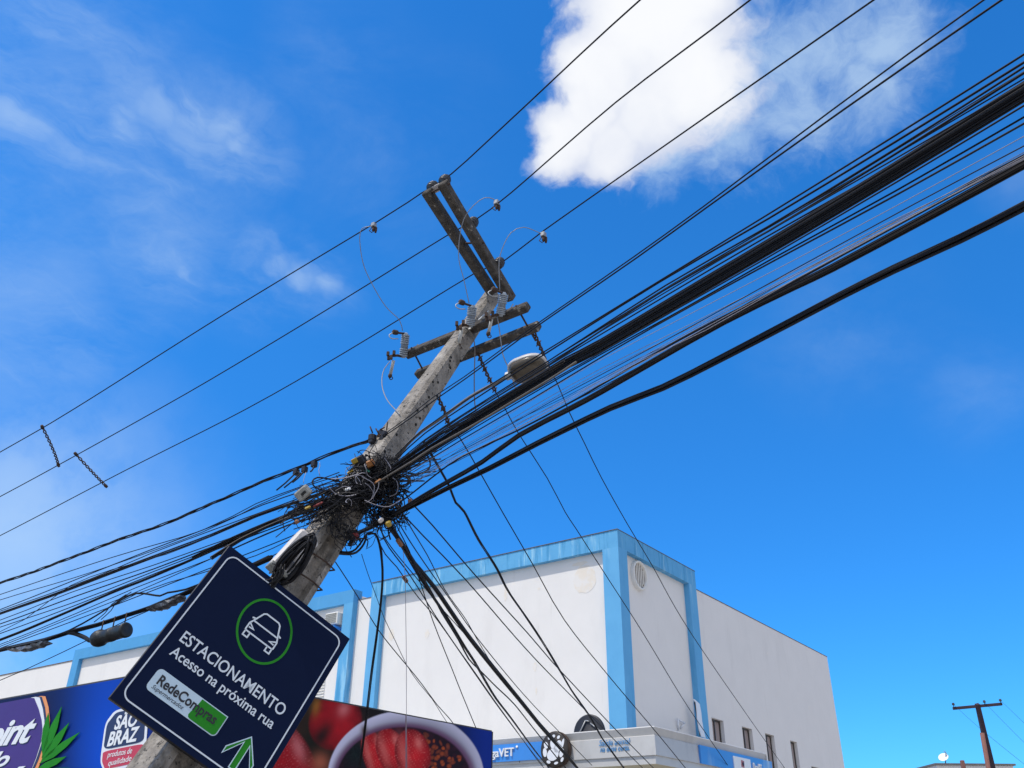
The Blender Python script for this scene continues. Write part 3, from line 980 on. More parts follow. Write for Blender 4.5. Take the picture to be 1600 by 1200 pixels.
fp = printed('fruit_board', kc + U * 0.02, N_, Z, (0.0, KB), (tEnd, KT), 0.011, fruit, KIO)
bpn = printed('blue_board', kc - U * sEnd - N_ * 0.02, U, Z, (0.0, KB), (sEnd + 0.02, KT), 0.03, blue_board, KIO)
for ob in (fp, bpn):
    pass
# writing and shapes on the left board, laid in its plane
LB = kc - N_ * 0.024
def pb(x, y):
    q = hit(x, y, LB, N_) - LB
    return (q.dot(U), q.z)
def film(name, pts, m, lift, parent=bpn, conv=pb, o=LB, x=U):
    poly = [conv(*p) for p in pts]
    return MB().prism(poly, o, x, Z, lift - 0.004, lift).build(name, m, parent)
p1, p2, p3 = pb(66, 1085), pb(77.5, 1130), pb(57, 1200)
ax_, ay_ = p2[0] - p1[0], p2[1] - p1[1]
bx_, by_ = p3[0] - p1[0], p3[1] - p1[1]
dd_ = 2 * (ax_ * by_ - ay_ * bx_)
cx_ = p1[0] + (by_ * (ax_ ** 2 + ay_ ** 2) - ay_ * (bx_ ** 2 + by_ ** 2)) / dd_
cy_ = p1[1] + (ax_ * (bx_ ** 2 + by_ ** 2) - bx_ * (ax_ ** 2 + ay_ ** 2)) / dd_
rr_ = math.hypot(p1[0] - cx_, p1[1] - cy_)
def disc_clip(cx, cy, r, n=80):
    return [(min(0, max(-sEnd + 0.02, cx + r * math.cos(6.2832 * i / n))), max(KB + 0.01, min(KT - 0.004, cy + r * math.sin(6.2832 * i / n)))) for i in range(n)]
M['purple'] = mat('printed purple', (0.052, 0.013, 0.19), 0.5, var=0.15, vscale=2)
idf = lambda *p: p
def left_of(curve):
    top = [(x, 1099.5 - 0.185 * x) for x in (-180, -90, 0, curve[0][0] - 6)]
    return top + curve + [(-180, curve[-1][1])]
film('logo_ring', left_of([(71, 1088), (76, 1105), (78, 1125), (77, 1145), (73, 1165), (66, 1186), (56, 1210), (44, 1236)]), M['orange_film'], 0.004)
film('logo_ring', left_of([(66, 1089), (71, 1105), (73.5, 1125), (72.5, 1145), (68, 1166), (61, 1187), (51, 1210), (38, 1236)]), M['badge_navy'], 0.007)
film('logo_ring', left_of([(63, 1090), (68, 1108), (70.5, 1126), (70.5, 1143), (66, 1162), (58, 1186), (48, 1210), (35, 1236)]), M['white_film'], 0.010)
film('logo_disc', left_of([(55, 1091), (62, 1108), (66.5, 1125), (68, 1140), (65.5, 1160), (58, 1184), (48.5, 1208), (36, 1236)]), M['purple'], 0.013)
for body, x0, x1, yb, hpx in (('Point', -46, 53, 1158, 38), ('do', -22, 15, 1196, 22), ('A\u00e7a\u00ed', -72, 34, 1232, 34)):
    q0, q1, q2 = pb(x0, yb + (x1 - x0) * 0.16), pb(x1, yb), pb(x1, yb - hpx)
    for m_, l0, l1, dx in ((M['badge_navy'], 0.0132, 0.016, 0.014), (M['letter_white'], 0.016, 0.019, 0.0)):
        text_mb(body, q1[0] - q0[0], q2[1] - q1[1], LB + U * (q0[0] + dx) + Z * (q1[1] - dx * 0.7), U, Z, l0, l1, shear=0.38, bold=0.028, spacing=0.92).build('lettering', m_, bpn)
def leaf(base, tip, wpx):
    b, t = V(base), V(tip)
    d = t - b
    n = V((-d.y, d.x)).normalized()
    pts = [b, b + d * 0.3 + n * wpx, b + d * 0.62 + n * wpx * 0.9, t, b + d * 0.62 - n * wpx * 0.75, b + d * 0.3 - n * wpx * 0.7]
    return [tuple(q) for q in pts]
for bs, tp, w in (((68, 1178), (77.5, 1114), 6), ((67, 1185), (98.5, 1104), 6.5), ((66, 1190), (110.5, 1129), 6.5), ((63, 1194), (127, 1144), 6), ((60, 1202), (106, 1182), 6), ((56, 1212), (112, 1200), 6)):
    film('palm_leaf', leaf(bs, tp, w), M['leaf'], 0.0155)
def rnd(pts, r=0.28, n=5):
    out = []
    L_ = len(pts)
    for i in range(L_):
        p0, p, p2_ = V(pts[i - 1]), V(pts[i]), V(pts[(i + 1) % L_])
        a, b = p.lerp(p0, r), p.lerp(p2_, r)
        out += [tuple(((1 - t) ** 2) * a + 2 * t * (1 - t) * p + t * t * b) for t in (k / n for k in range(n + 1))]
    return out
def badge(conv, o, x, parent, dx=0, dy=0, sc=1.0):
    sh = lambda pts, k=1.0: [((p[0] - 194) * k * sc + 194 + dx, (p[1] - 1152) * k * sc + 1152 + dy) for p in pts]
    outer = [(181, 1109), (225, 1102), (232, 1120), (228, 1175), (216, 1196), (163, 1206), (157, 1190), (165, 1130)]
    F_ = lambda n, pts, m, l: film(n, pts, m, l, parent, conv, o, x)
    F_('badge_rim', rnd(sh(outer)), M['white_film'], 0.005)
    F_('badge_top', rnd(sh([(183, 1113), (222, 1106), (228, 1122), (225.5, 1159), (162.5, 1171.5), (168, 1132)]), 0.2), M['badge_navy'], 0.008)
    F_('badge_foot', rnd(sh([(162, 1174.5), (225, 1162), (223.5, 1174), (213, 1192), (165, 1202), (160.5, 1190)]), 0.2), M['red_film'], 0.008)
    for body, x0, y0, x1, y1, hp, sh_, bo in (('S\u00c3O', 179.5, 1140, 214.5, 1133.5, 20, 0.12, 0.03), ('BRAZ', 168.5, 1166, 216, 1157, 21, 0.12, 0.03), ('produtos de', 169, 1184, 207, 1177, 9, 0.1, 0.0), ('qualidade', 170, 1197, 206, 1189, 9, 0.1, 0.0)):
        (ax0, ay0), (ax1, ay1) = sh([(x0, y0), (x1, y1)])
        q0, q1 = conv(ax0, ay0), conv(ax1, ay1)
        q2 = conv(ax1, ay1 - hp * sc)
        w_ = q1[0] - q0[0]
        xd = (x * w_ + Z * (q1[1] - q0[1]) * 1.0)
        text_mb(body, xd.length, q2[1] - q1[1], o + x * q0[0] + Z * q0[1], xd.normalized(), Z, 0.008, 0.011, shear=sh_, bold=bo).build('lettering', M['letter_white'], parent)
badge(pb, LB, U, bpn)
RB = kc + U * 0.024
def pf(x, y):
    q = hit(x, y, RB, U) - RB
    return (q.dot(N_), q.z)
badge(pf, RB, N_, fp, 128, 2, 0.9)
# frame of the boards
MB().box(kc, AX, (-sEnd, -0.02, KT), (0.02, 0.1, KT + 0.015)).box(kc, AX, (-0.08, 0.1, KT), (0.02, tEnd, KT + 0.015)).build('edge_trim', M['win_frame'], KIO)
MB().box(kc, AX, (-0.10, tEnd, KB), (0.025, tEnd + 0.02, KT)).build('edge_trim', M['win_frame'], KIO)

# ------------------------------------------------------------------ leaning concrete pole
D = V((664, 637, 1684)).normalized()
P1 = CAM + ray(475, 890) * (8.0 / ray(475, 890).y)
SR = V((.74, .481, -.473))
SR = (SR - D * SR.dot(D)).normalized()              # sign's right-hand axis
SN = SR.cross(D)                                     # sign's face normal, towards the street
PB = P1 - D * (P1.z / D.z)                           # foot of the pole on the ground
s1 = (P1 - PB).length
ph = rad(22)
PR = (SR * math.cos(ph) + SN * math.sin(ph)).normalized()
PN = PR.cross(D)
if PN.dot(SN) < 0:
    PN = -PN
if ((-SR).dot(PR)) > 0:
    PR = -PR
# want the narrow side (-PR) to be seen: turn the other way if it is not
if (CAM - P1).dot(-PR) < 0.2:
    PR = (SR * math.cos(ph) - SN * math.sin(ph)).normalized()
    PN = PR.cross(D)
sTop = s1 + 0.595 * 8.0 + 0.03
T = PB + D * sTop
print('pole foot', PB, 'top', T, 'cam.n', (CAM - P1).normalized().dot(PN), (CAM - P1).normalized().dot(-PR))


def wr(s):
    return 0.34 + (s1 - s) * 0.0315


def wn(s):
    return 0.30 + (s1 - s) * 0.0275


def axis(x, y):
    """distance along the pole at which its axis shows at pixel row nearest (x, y)"""
    best = None
    for i in range(0, 500):
        s = sTop * i / 400
        p = PB + D * s
        q = p - CAM
        dz = q.dot(_d)
        X, Y = 800 + F * q.dot(RX) / dz, 600 - F * q.dot(UX) / dz
        e = (X - x) ** 2 + (Y - y) ** 2
        if best is None or e < best[0]:
            best = (e, s)
    return best[1]


def pdep(x, y, off=0.0):
    """depth of the pole's axis nearest to pixel (x, y), plus off towards the camera when negative"""
    return depth(PB + D * axis(x, y)) + off


POLE = empty('utility_pole', PB, 'leaning concrete utility pole carrying the crossarms and a tangle of cables', 'utility pole')
sRec = axis(512, 846)
def hsec(s, rec):
    a, b = wr(s) / 2, wn(s) / 2
    c, e = a * 0.50, 0.035
    pts = [(-a, -b + .02), (-a + .02, -b), (a - .02, -b), (a, -b + .02), (a, b - e), (a - e, b), (c, b), (c - 0.02, b - rec), (-c + 0.02, b - rec), (-c, b), (-a + e, b), (-a, b - e)]
    p0 = PB + D * s
    return [p0 + PR * p[0] + PN * p[1] for p in pts]
pm = MB()
rows = [(-0.6, 0.07), (0.5, 0.07), (1.5, 0.07), (2.5, 0.07), (sRec - 0.2, 0.07), (sRec - 0.03, 0.07), (sRec, 0.002)] + [(sRec + (sTop - sRec) * i / 8, 0.002) for i in range(1, 9)]
pm.loft([hsec(s, r) for s, r in rows])
shaft = pm.build('shaft', M['concrete'], POLE)
random.seed(11)
hl = MB()
k = 0
s = sRec + 0.45
while s < sTop - 0.25:
    for col in (-0.17, 0.20):
        if random.random() < 0.25:
            continue
        u = col * wr(s) + random.uniform(-.04, .04)
        c = PB + D * (s + random.uniform(-.09, .09)) + PR * u + PN * (wn(s) / 2 - 0.004)
        MB().lathe(c, PN, [(0.016, 0.0), (0.016, 0.007), (0.011, 0.008), (0.0, 0.008)], 10).build('bolt_hole', M['hole'], shaft)
    s += 0.21
for dz in (0.35, 1.0, 1.9, 2.5):
    c = PB + D * (sRec + dz) - PR * (wr(sRec + dz) / 2 - 0.004)
    MB().lathe(c, -PR, [(0.014, 0.0), (0.014, 0.006), (0.0, 0.006)], 10).build('bolt_hole', M['hole'], shaft)
# wire straps round the pole below the tangle
for q in (-0.28, -0.52, -0.95):
    s = sRec + q
    ring_ = [PB + D * (s + 0.05 * math.sin(i * 0.8)) + PR * (wr(s) / 2 + 0.012) * x + PN * (wn(s) / 2 + 0.012) * y for i, (x, y) in enumerate(((-1, -1), (1, -1), (1, 1), (0.3, 1.0), (-0.4, 1.0), (-1, 1), (-1, -1)))]
    MB().tube(ring_, 0.009, 6).build('strap', M['rust'], POLE)


def beam(name, xy0, xy1, P0, a, b, parent=POLE, m=None):
    p, q = hit(*xy0, P0, D), hit(*xy1, P0, D)
    d = (q - p).normalized()
    side = d.cross(D).normalized()
    return MB().box(p, (side, D, d), (-a / 2, -b / 2, 0), (a / 2, b / 2, (q - p).length), 0.012).build(name, m or M['beam'], parent), p, q, side


XT = T - D * 0.10
cb1, c1p, c1q, cside = beam('crossarm', (666, 298), (770, 458), XT, 0.115, 0.125)
cb2, c2p, c2q, _s = beam('crossarm', (691, 285), (799, 468), XT, 0.115, 0.125)
print('crossarm length', (c1q - c1p).length, 'gap', (c1p - c2p).length)
for f in (0.03, 0.50, 0.93):                          # spacer bolts and end plates between the two arms
    a, b = c1p.lerp(c1q, f), c2p.lerp(c2q, f)
    e = (b - a).normalized()
    MB().tube([a - e * 0.08, b + e * 0.09], 0.013, 8).build('bolt', M['rust'], POLE)
pl_ = MB()
a, b = c1p.lerp(c1q, 0.015), c2p.lerp(c2q, 0.015)
e = (b - a).normalized()
pl_.box(a - e * 0.03 + D * 0.066, (e, (c1q - c1p).normalized(), D), (0, -0.02, 0), ((b - a).length + 0.06, 0.07, 0.018), 0.004)
pl_.build('tie_plate', M['white_box'], POLE)
RIB = [(0.018, -0.10), (0.018, 0.0), (0.062, 0.0), (0.070, 0.014), (0.050, 0.030), (0.072, 0.036), (0.074, 0.052), (0.052, 0.068), (0.068, 0.074), (0.068, 0.090), (0.046, 0.104), (0.052, 0.112), (0.050, 0.126), (0.030, 0.138), (0.0, 0.140)]
INS = []
for (x, y), n in (((677, 291), 1), ((696, 281), 1), ((739.5, 347), 1), ((780.5, 410), 1)):
    c = hit(x, y, XT + D * 0.14, D)
    MB().lathe(c - D * 0.07, D, RIB, 20).build('insulator', M['porcelain_dark'], POLE)
    MB().tube([c - D * 0.17, c - D * 0.06], 0.014, 8).build('insulator_pin', M['rust'], POLE)
    INS.append(c)
T2 = PB + D * axis(733, 520)
lb1, l1p, l1q, _s = beam('lower_beam', (636, 554), (825, 479), T2, 0.10, 0.115)
lb2, l2p, l2q, _s = beam('lower_beam', (652, 585), (842, 509), T2 - D * 0.05, 0.10, 0.115)
print('lower beam', (l1q - l1p).length, (l1p - l2p).length)
for f0 in (0.06, 0.93):
    a, b = l1p.lerp(l1q, f0), l2p.lerp(l2q, f0)
    e = (b - a).normalized()
    MB().tube([a - e * 0.07, b + e * 0.16], 0.012, 8).build('bolt', M['rust'], POLE)

# ------------------------------------------------------------------ fuse cutouts on the lower beam
def cutout(label, bot, top, dep, armpx, lowpx, tube):
    b, t = at(*bot, dep), at(*top, dep)
    ax = (t - b)
    L = ax.length
    ax.normalize()
    o = empty('fuse_cutout', b, label, 'fuse cutout', 'fuse cutouts on the lower beam')
    r = 0.052
    prof = [(0.030, -0.02), (0.036, 0.0)]
    for i in range(11):
        h = L * (0.06 + 0.88 * i / 10.0)
        if 0.38 < (h / L) < 0.58:
            prof += [(r * 0.92, h), (r * 0.92, h + 0.012)]
        else:
            prof += [(r * 0.72, h - 0.014), (r * 1.12, h - 0.008), (r * 1.12, h + 0.004), (r * 0.72, h + 0.010)]
    prof += [(0.036, L), (0.02, L + 0.02), (0, L + 0.02)]
    MB().lathe(b, ax, prof, 18).build('insulator', M['porcelain'], o)
    MB().lathe(b + ax * L * 0.03, ax, [(r * 0.93, 0), (r * 0.93, L * 0.94), (0, L * 0.94)], 16).build('core', M['porcelain_core'], o)  # darker sleeve paints the shade into the grooves between the sheds
    a = at(*armpx, dep - 0.12)
    m = MB().tube([t + ax * 0.005, t.lerp(a, 0.55), a], 0.014, 8)
    m.lathe(a - (a - t).normalized() * 0.05, (a - t), [(0.030, 0), (0.034, 0.02), (0.034, 0.06), (0.02, 0.075), (0, 0.075)], 12)
    m.build('top_contact', M['rust'], o)
    hk = [a, a + V((-0.06, -0.02, -0.06)), a + V((-0.02, -0.02, -0.11)), a + V((0.06, 0, -0.10))]
    MB().tube(smooth_path(hk, 0.02), 0.007, 6).build('hook', M['steel'], o)
    c = at(*lowpx, dep - 0.10)
    m = MB().tube([b, b.lerp(c, 0.5) + V((0, 0, 0.01)), c], 0.018, 8)
    for q in ((-.05, 0, .03), (.0, -.03, -.04), (-.04, .02, -.02), (.03, -.02, .035)):
        m.box(c + V(q), (V((1, 0, 0)), V((0, 1, 0)), Z), (-.018, -.018, -.03), (.018, .018, .03), 0.004)
    m.build('hinge', M['rust'], o)
    f0, f1 = at(*tube[0], dep - 0.12), at(*tube[1], dep - 0.12)
    ft = MB().tube([f0, f1], 0.021, 12).build('fuse_tube', M['tube_white'], o)
    e = (f1 - f0).normalized()
    MB().lathe(f1, e, [(0.026, 0), (0.026, 0.03), (0.012, 0.05), (0, 0.05)], 12).build('cap', M['rust'], ft)
    q = f1 + e * 0.05
    pts = [q + V((math.cos(i * 0.9) * 0.022 + 0.02, 0, math.sin(i * 0.9) * 0.022)) for i in range(8)]
    MB().tube(pts, 0.006, 6).build('pull_ring', M['rust'], ft)
    # strap down to the beam
    return o


d1 = depth(l1p)
cutout('grey fuse cutout at the left end of the lower crossarm, fuse tube hanging open', (630, 557), (634, 522), d1 - 0.12, (616, 519), (612, 556), ((615, 563), (610, 585)))
d2 = depth(l1p.lerp(l1q, 0.52))
cutout('grey fuse cutout in front of the pole, middle of three on the lower crossarm', (734.5, 509), (738, 479), d2 - 0.22, (720, 472), (720, 509), ((721, 516), (717, 537)))
d3 = depth(l1p.lerp(l1q, 0.76))
cutout('grey fuse cutout just under the lower end of the double crossarm, right of the pole', (781.5, 492), (787, 459), d3 - 0.2, (771, 452), (766, 495), ((768, 499), (763.5, 519)))
# steel brackets that carry them
br = MB()
for xy0, xy1, dd in (((645, 552), (653, 538), d1 - .05), ((722, 518), (736, 512), d2 - .12), ((748, 500), (764, 486), d2 - .1), ((792, 490), (802, 475), d3 - .05), ((636, 555), (630, 557), d1 - .08)):
    p, q = at(*xy0, dd), at(*xy1, dd)
    MB().box(p, ((q - p).normalized(), D.cross(q - p).normalized(), (q - p).normalized().cross(D.cross(q - p).normalized())), (0, -.006, -.022), ((q - p).length, .006, .022)).build('bracket', M['tube_white'], POLE)

# ------------------------------------------------------------------ parking sign bolted across the pole
sA = axis(376, 1037)
SC = PB + D * sA + SN * (0.5 * (wn(sA) + 0.16) + 0.02)
def ps_(x, y):
    q = hit(x, y, SC, SN) - SC
    return (q.dot(SR), q.dot(D))
cT, cR, cB, cL = ps_(362.7, 833.3), ps_(542.5, 1010), ps_(390, 1271), ps_(176.9, 1070)
print('sign corners', cT, cR, cB, cL)
xl, xr = (cT[0] + cL[0]) / 2 + 0.04, (cR[0] + cB[0]) / 2 - 0.018
yt, yb = (cT[1] + cR[1]) / 2 - 0.012, (cB[1] + cL[1]) / 2
SIGN = empty('parking_sign', SC, 'navy blue tilted parking sign with green arrow and car symbol on the leaning pole', 'sign')
FX = (SR, D, SN)
MB().box(SC, FX, (xl, yb, -0.05), (xr, yt, -0.002), 0.006).build('frame', M['navy_edge'], SIGN)
MB().box(SC, FX, (xl + 0.004, yb + 0.004, -0.002), (xr - 0.004, yt - 0.004, 0.002)).build('face', M['navy'], SIGN)


def sfilm(name, poly, m, lift, th=0.0015):
    return MB().prism(poly, SC, SR, D, lift, lift + th).build(name, m, SIGN)


def rrect(x0, y0, x1, y1, r, n=6):
    out = []
    for cx, cy, a0 in ((x1 - r, y1 - r, 0), (x0 + r, y1 - r, 90), (x0 + r, y0 + r, 180), (x1 - r, y0 + r, 270)):
        for k in range(n + 1):
            t = rad(a0 + 90 * k / n)
            out.append((cx + r * math.cos(t), cy + r * math.sin(t)))
    return out


def outline(poly, w, m, lift, name, closed=True, join=True):
    """a flat stroke of width w along poly"""
    n = len(poly)
    mb = MB()
    P = [V((*p, 0)) for p in poly]
    L, R_ = [], []
    for i in range(n):
        a = P[(i - 1) % n] if closed or i > 0 else P[i]
        b = P[(i + 1) % n] if closed or i < n - 1 else P[i]
        d0 = (P[i] - a).normalized() if (P[i] - a).length > 1e-9 else (b - P[i]).normalized()
        d1_ = (b - P[i]).normalized() if (b - P[i]).length > 1e-9 else d0
        t = (d0 + d1_).normalized()
        nn = V((-t.y, t.x, 0))
        k = 1 / max(0.45, V((-d0.y, d0.x, 0)).dot(nn))
        L.append(P[i] + nn * (w / 2 * k))
        R_.append(P[i] - nn * (w / 2 * k))
    wv = lambda q, l: SC + SR * q.x + D * q.y + SN * l
    vs, fs = [], []
    for l in (lift, lift + 0.0015):
        vs += [wv(q, l) for q in L] + [wv(q, l) for q in R_]
    o = 2 * n
    for i in range(n if closed else n - 1):
        j = (i + 1) % n
        fs += [(o + i, o + j, o + n + j, o + n + i), (i, o + i, o + j, j)[::-1], (n + i, n + j, o + n + j, o + n + i)[::-1]]
    mb.add(vs, fs)
    return mb


W_ = xr - xl
ins = 0.058
outline(rrect(xl + ins, yb + ins, xr - ins, yt - ins, 0.075), 0.0115, M['sign_white'], 0.002, 'x').build('border_line', M['sign_white'], SIGN)
cc = ps_(412.7, 986.8)
rr1 = ps_(412.7 + 43, 986.8)
rad_ = 0.5 * (math.hypot(ps_(412, 936)[0] - ps_(413.5, 1038)[0], ps_(412, 936)[1] - ps_(413.5, 1038)[1]))
print('ring', cc, rad_, W_, yt - yb)
outline([ps_(412.7 + 42.5 * math.cos(t * 6.2832 / 48), 987 - 50 * math.sin(t * 6.2832 / 48)) for t in range(48)], 0.02, None, 0.002, 'x').build('symbol_ring', M['sign_green'], SIGN)
# car pictogram, drawn from its own outline
def car(mb, pts, closed=False, w=0.013):
    k = rad_ * 0.56
    pl = [(cc[0] + p[0] * k, cc[1] + p[1] * k) for p in pts]
    q = outline(pl, w, None, 0.002, 'x', closed)
    mb.add(q.v, q.f)
cm_ = MB()
car(cm_, [(-0.98, 0.24), (-0.80, 0.30)])
car(cm_, [(0.98, 0.24), (0.80, 0.30)])
car(cm_, [(-0.84, 0.12), (-0.56, 0.78), (-0.42, 0.88), (0.42, 0.88), (0.56, 0.78), (0.84, 0.12)])
car(cm_, [(-0.80, 0.14), (0.80, 0.14)])
car(cm_, [(-0.84, 0.12), (-0.94, -0.10), (-0.94, -0.50), (-0.90, -0.54)])
car(cm_, [(0.84, 0.12), (0.94, -0.10), (0.94, -0.50), (0.90, -0.54)])
car(cm_, [(-0.90, -0.54), (-0.90, -0.84), (-0.60, -0.84), (-0.60, -0.54)])
car(cm_, [(0.90, -0.54), (0.90, -0.84), (0.60, -0.84), (0.60, -0.54)])
car(cm_, [(-0.92, -0.54), (0.92, -0.54)])
car(cm_, [(-0.90, -0.08), (-0.55, -0.28), (-0.86, -0.30)])
car(cm_, [(0.90, -0.08), (0.55, -0.28), (0.86, -0.30)])
cm_.build('car_symbol', M['sign_white'], SIGN)


def stext(body, p0, p1, hpx, m, bold=0.02, shear=0.0, lift=0.0035, hfac=1.0, parent=SIGN, dy=0.0):
    a, b = ps_(*p0), ps_(*p1)
    c = ps_(*hpx)
    ybase = (a[1] + b[1]) / 2 + dy
    return text_mb(body, b[0] - a[0], (c[1] - a[1]) * hfac, SC + SR * a[0] + D * ybase, SR, D, lift - 0.0015, lift, shear, bold).build('lettering', m, parent)


stext('ESTACIONAMENTO', (285.5, 992.5), (434.5, 1128), (296.5, 977.5), M['sign_white'], 0.009)
stext('Acesso na pr\u00f3xima rua', (270, 1013.5), (418, 1148), (279.5, 1000), M['sign_white'], 0.010)
bt, b2, b3, b4 = ps_(252.9, 1038.0), ps_(354.3, 1125.2), ps_(229, 1070.5), ps_(331, 1157)
bx0, bx1, by0, by1 = (bt[0] + b3[0]) / 2, (b2[0] + b4[0]) / 2, (b3[1] + b4[1]) / 2, (bt[1] + b2[1]) / 2
print('badge', bx0, bx1, by0, by1)
BR = 0.04
def badge_poly(x0, y0, x1, y1, r, rounded):
    out = []
    for key, cx, cy, sx, sy, a0 in (('tr', x1, y1, -1, -1, 0), ('tl', x0, y1, 1, -1, 90), ('bl', x0, y0, 1, 1, 180), ('br', x1, y0, -1, 1, 270)):
        if key in rounded:
            for k in range(6):
                t = rad(a0 + 18 * k)
                out.append((cx + sx * r + r * math.cos(t), cy + sy * r + r * math.sin(t)))
        else:
            out.append((cx, cy))
    return out
sfilm('logo_badge', badge_poly(bx0, by0, bx1, by1, BR, ('tl', 'bl', 'br')), M['badge'], 0.002)
gx = bx0 + (bx1 - bx0) * 0.625
e_ = 0.008
bh_ = by1 - by0
gp = [(bx1 - e_, by1 - e_), (gx, by1 - e_), (gx - 0.006, by0 + bh_ * 0.6), (gx - 0.020, by0 + bh_ * 0.3), (gx - 0.024, by0 + bh_ * 0.15), (gx - 0.012, by0 + e_ + 0.004), (gx + 0.004, by0 + e_)] + [(bx1 - e_ - BR * 0.8 + BR * 0.8 * math.sin(rad(18 * k)), by0 + e_ + BR * 0.8 - BR * 0.8 * math.cos(rad(18 * k))) for k in range(6)]
sfilm('logo_field', gp, M['sign_green'], 0.0035)
bh = by1 - by0
tw = (bx1 - bx0)
text_mb('RedeCompras', tw * 0.83, bh * 0.40, SC + SR * (bx0 + tw * 0.075) + D * (by0 + bh * 0.40), SR, D, 0.005, 0.0065, 0.0, 0.024).build('lettering', M['ink'], SIGN)
text_mb('Supermercados', tw * 0.44, bh * 0.17, SC + SR * (bx0 + tw * 0.06) + D * (by0 + bh * 0.15), SR, D, 0.0035, 0.005, 0.3, 0.0).build('lettering', M['ink'], SIGN)
# arrow: white outlined, green, pointing up the sign
atip = ps_(389, 1150.5)
al, ar = ps_(352.8, 1166), ps_(393.5, 1199)
hw = (ar[0] - al[0]) / 2
ac = (al[0] + ar[0]) / 2
ab = min(al[1], ar[1])
th = hw * 0.34
wh = atip[1] - ab
tail = yb + 0.09
ap = [(ac, atip[1] + 0.005), (ac + hw, ab + th * 0.35), (ac + hw, ab - th * 0.85), (ac + th * 0.62, atip[1] - th * 1.25), (ac + th * 0.62, tail), (ac - th * 0.62, tail), (ac - th * 0.62, atip[1] - th * 1.25), (ac - hw, ab - th * 0.85), (ac - hw, ab + th * 0.35)]
sfilm('arrow', ap, M['sign_green'], 0.002)
outline(ap, 0.009, None, 0.0036, 'x').build('arrow_edge', M['badge'], SIGN)
for q in (-0.35, 0.35):
    MB().box(SC, FX, (-0.28, q, -0.09), (0.28, q + 0.05, -0.05), 0.004).build('clamp_bar', M['rust'], SIGN)

# ------------------------------------------------------------------ street lamp on its arm
dl0 = pdep(600, 735, 0.22)
arm_px = [(600, 737), (647, 684), (690, 653), (735, 620), (775, 598), (800, 584)]
apts = [at(x, y, dl0 - 0.16 * i - (0.25 if i else 0)) for i, (x, y) in enumerate(arm_px)]
LAMP = empty('street_lamp', apts[0], 'street lamp with dusty lens and white rim on a grey arm beside the cables', 'street lamp')
MB().tube(smooth_path(apts, 0.08), 0.017, 10).build('arm', M['arm_grey'], LAMP)
h0, h1 = at(800, 586, depth(apts[-1])), at(855, 566, depth(apts[-1]) - 0.10)
LX = (h1 - h0).normalized()
LZ = (V((0.10, 0.50, 0.86)) - LX * V((0.10, 0.50, 0.86)).dot(LX)).normalized()
LY = LZ.cross(LX)
hc = h0.lerp(h1, 0.46) + LZ * 0.0
la, lb = (h1 - h0).length * 0.54, 0.135
def egg(kx, ky, n=28):
    out = []
    for i in range(n):
        t = 6.2832 * i / n
        c, s_ = math.cos(t), math.sin(t)
        r_ = 1.0 if c > 0 else 1.0 / max(1.0, 1.0)
        out.append((la * kx * (abs(c) ** (0.45 if c < 0 else 0.95)) * (1 if c > 0 else -1), lb * ky * (abs(s_) ** 0.85) * (1 if s_ > 0 else -1)))
    return out
def lampring(k, z):
    return [hc + LX * p[0] + LY * p[1] + LZ * z for p in egg(k, k)]
MB().loft([lampring(0.93, 0.0), lampring(1.0, 0.006), lampring(1.0, 0.03), lampring(0.92, 0.07), lampring(0.70, 0.105), lampring(0.35, 0.125)], True, True).build('housing', M['lamp_white'], LAMP)
MB().loft([lampring(0.91, 0.001), lampring(0.90, -0.012), lampring(0.80, -0.035), lampring(0.55, -0.055), lampring(0.25, -0.063)], True, True).build('lens', M['lens'], LAMP)
MB().box(h0, (LX, LY, LZ), (-0.07, -0.035, -0.02), (0.05, 0.035, 0.04), 0.01).build('socket', M['steel'], LAMP)

# ------------------------------------------------------------------ wires
NR = V((0.848, 0.53, 0)).normalized()                # normal of the vertical planes of the spans to the right
NL = V((0.545, 0.839, 0)).normalized()               # and of those to the left


def seen_depth(P):
    """middle depth of those points that lie in the picture"""
    ds = []
    for p in P:
        q = p - CAM
        dz = q.dot(_d)
        if dz > 0.5 and -20 < 800 + F * q.dot(RX) / dz < 1620 and -20 < 600 - F * q.dot(UX) / dz < 1260:
            ds.append(dz)
    return sorted(ds)[len(ds) // 2] if ds else 10.0


def px_plane(pts, Q, N, off=0.0):
    P = [hit(x, y, Q + N * off, N) for x, y in pts]
    # spans run on towards the next poles, well past the frame
    def run_on(p, q):
        d = p - q
        l0 = V((d.x, d.y)).length
        h = V((d.x, d.y, 0)).normalized()
        sl0, dist, z, step, out = d.z / l0, 0.0, p.z, l0 * 1.1, []
        while dist < 24:
            sl = sl0 + (0.10 - sl0) * min(1.0, dist / 12)
            dist += step
            z += sl * step
            out.append(V((p.x, p.y, 0)) + h * dist + Z * z)
            step *= 1.5
        return out
    if pts[0][0] > 1250 and pts[0][1] < 310:
        P = run_on(P[0], P[1])[::-1] + P
    if pts[-1][0] < -100:
        P += run_on(P[-1], P[-2])
    return P


def px_lerp(pts, d0, d1):
    """points along the pixels; inverse depth runs evenly, as on a straight line in space"""
    L = [0.0]
    for a, b in zip(pts[:-1], pts[1:]):
        L.append(L[-1] + math.hypot(b[0] - a[0], b[1] - a[1]))
    return [at(x, y, 1 / ((1 - l / L[-1]) / d0 + (l / L[-1]) / d1)) for (x, y), l in zip(pts, L)]


def wire(label, P3, wpx, m='cable', name='cable', cat='cable', group=None, parent=None, n=6, step=0.2):
    r = wpx / F * min(seen_depth(P3), 12) / 2
    path = smooth_path(P3, step)
    o = MB().tube(path, r, n).build(name, M[m], parent)
    if parent is None:
        tag(o, label, cat, group)
    return o


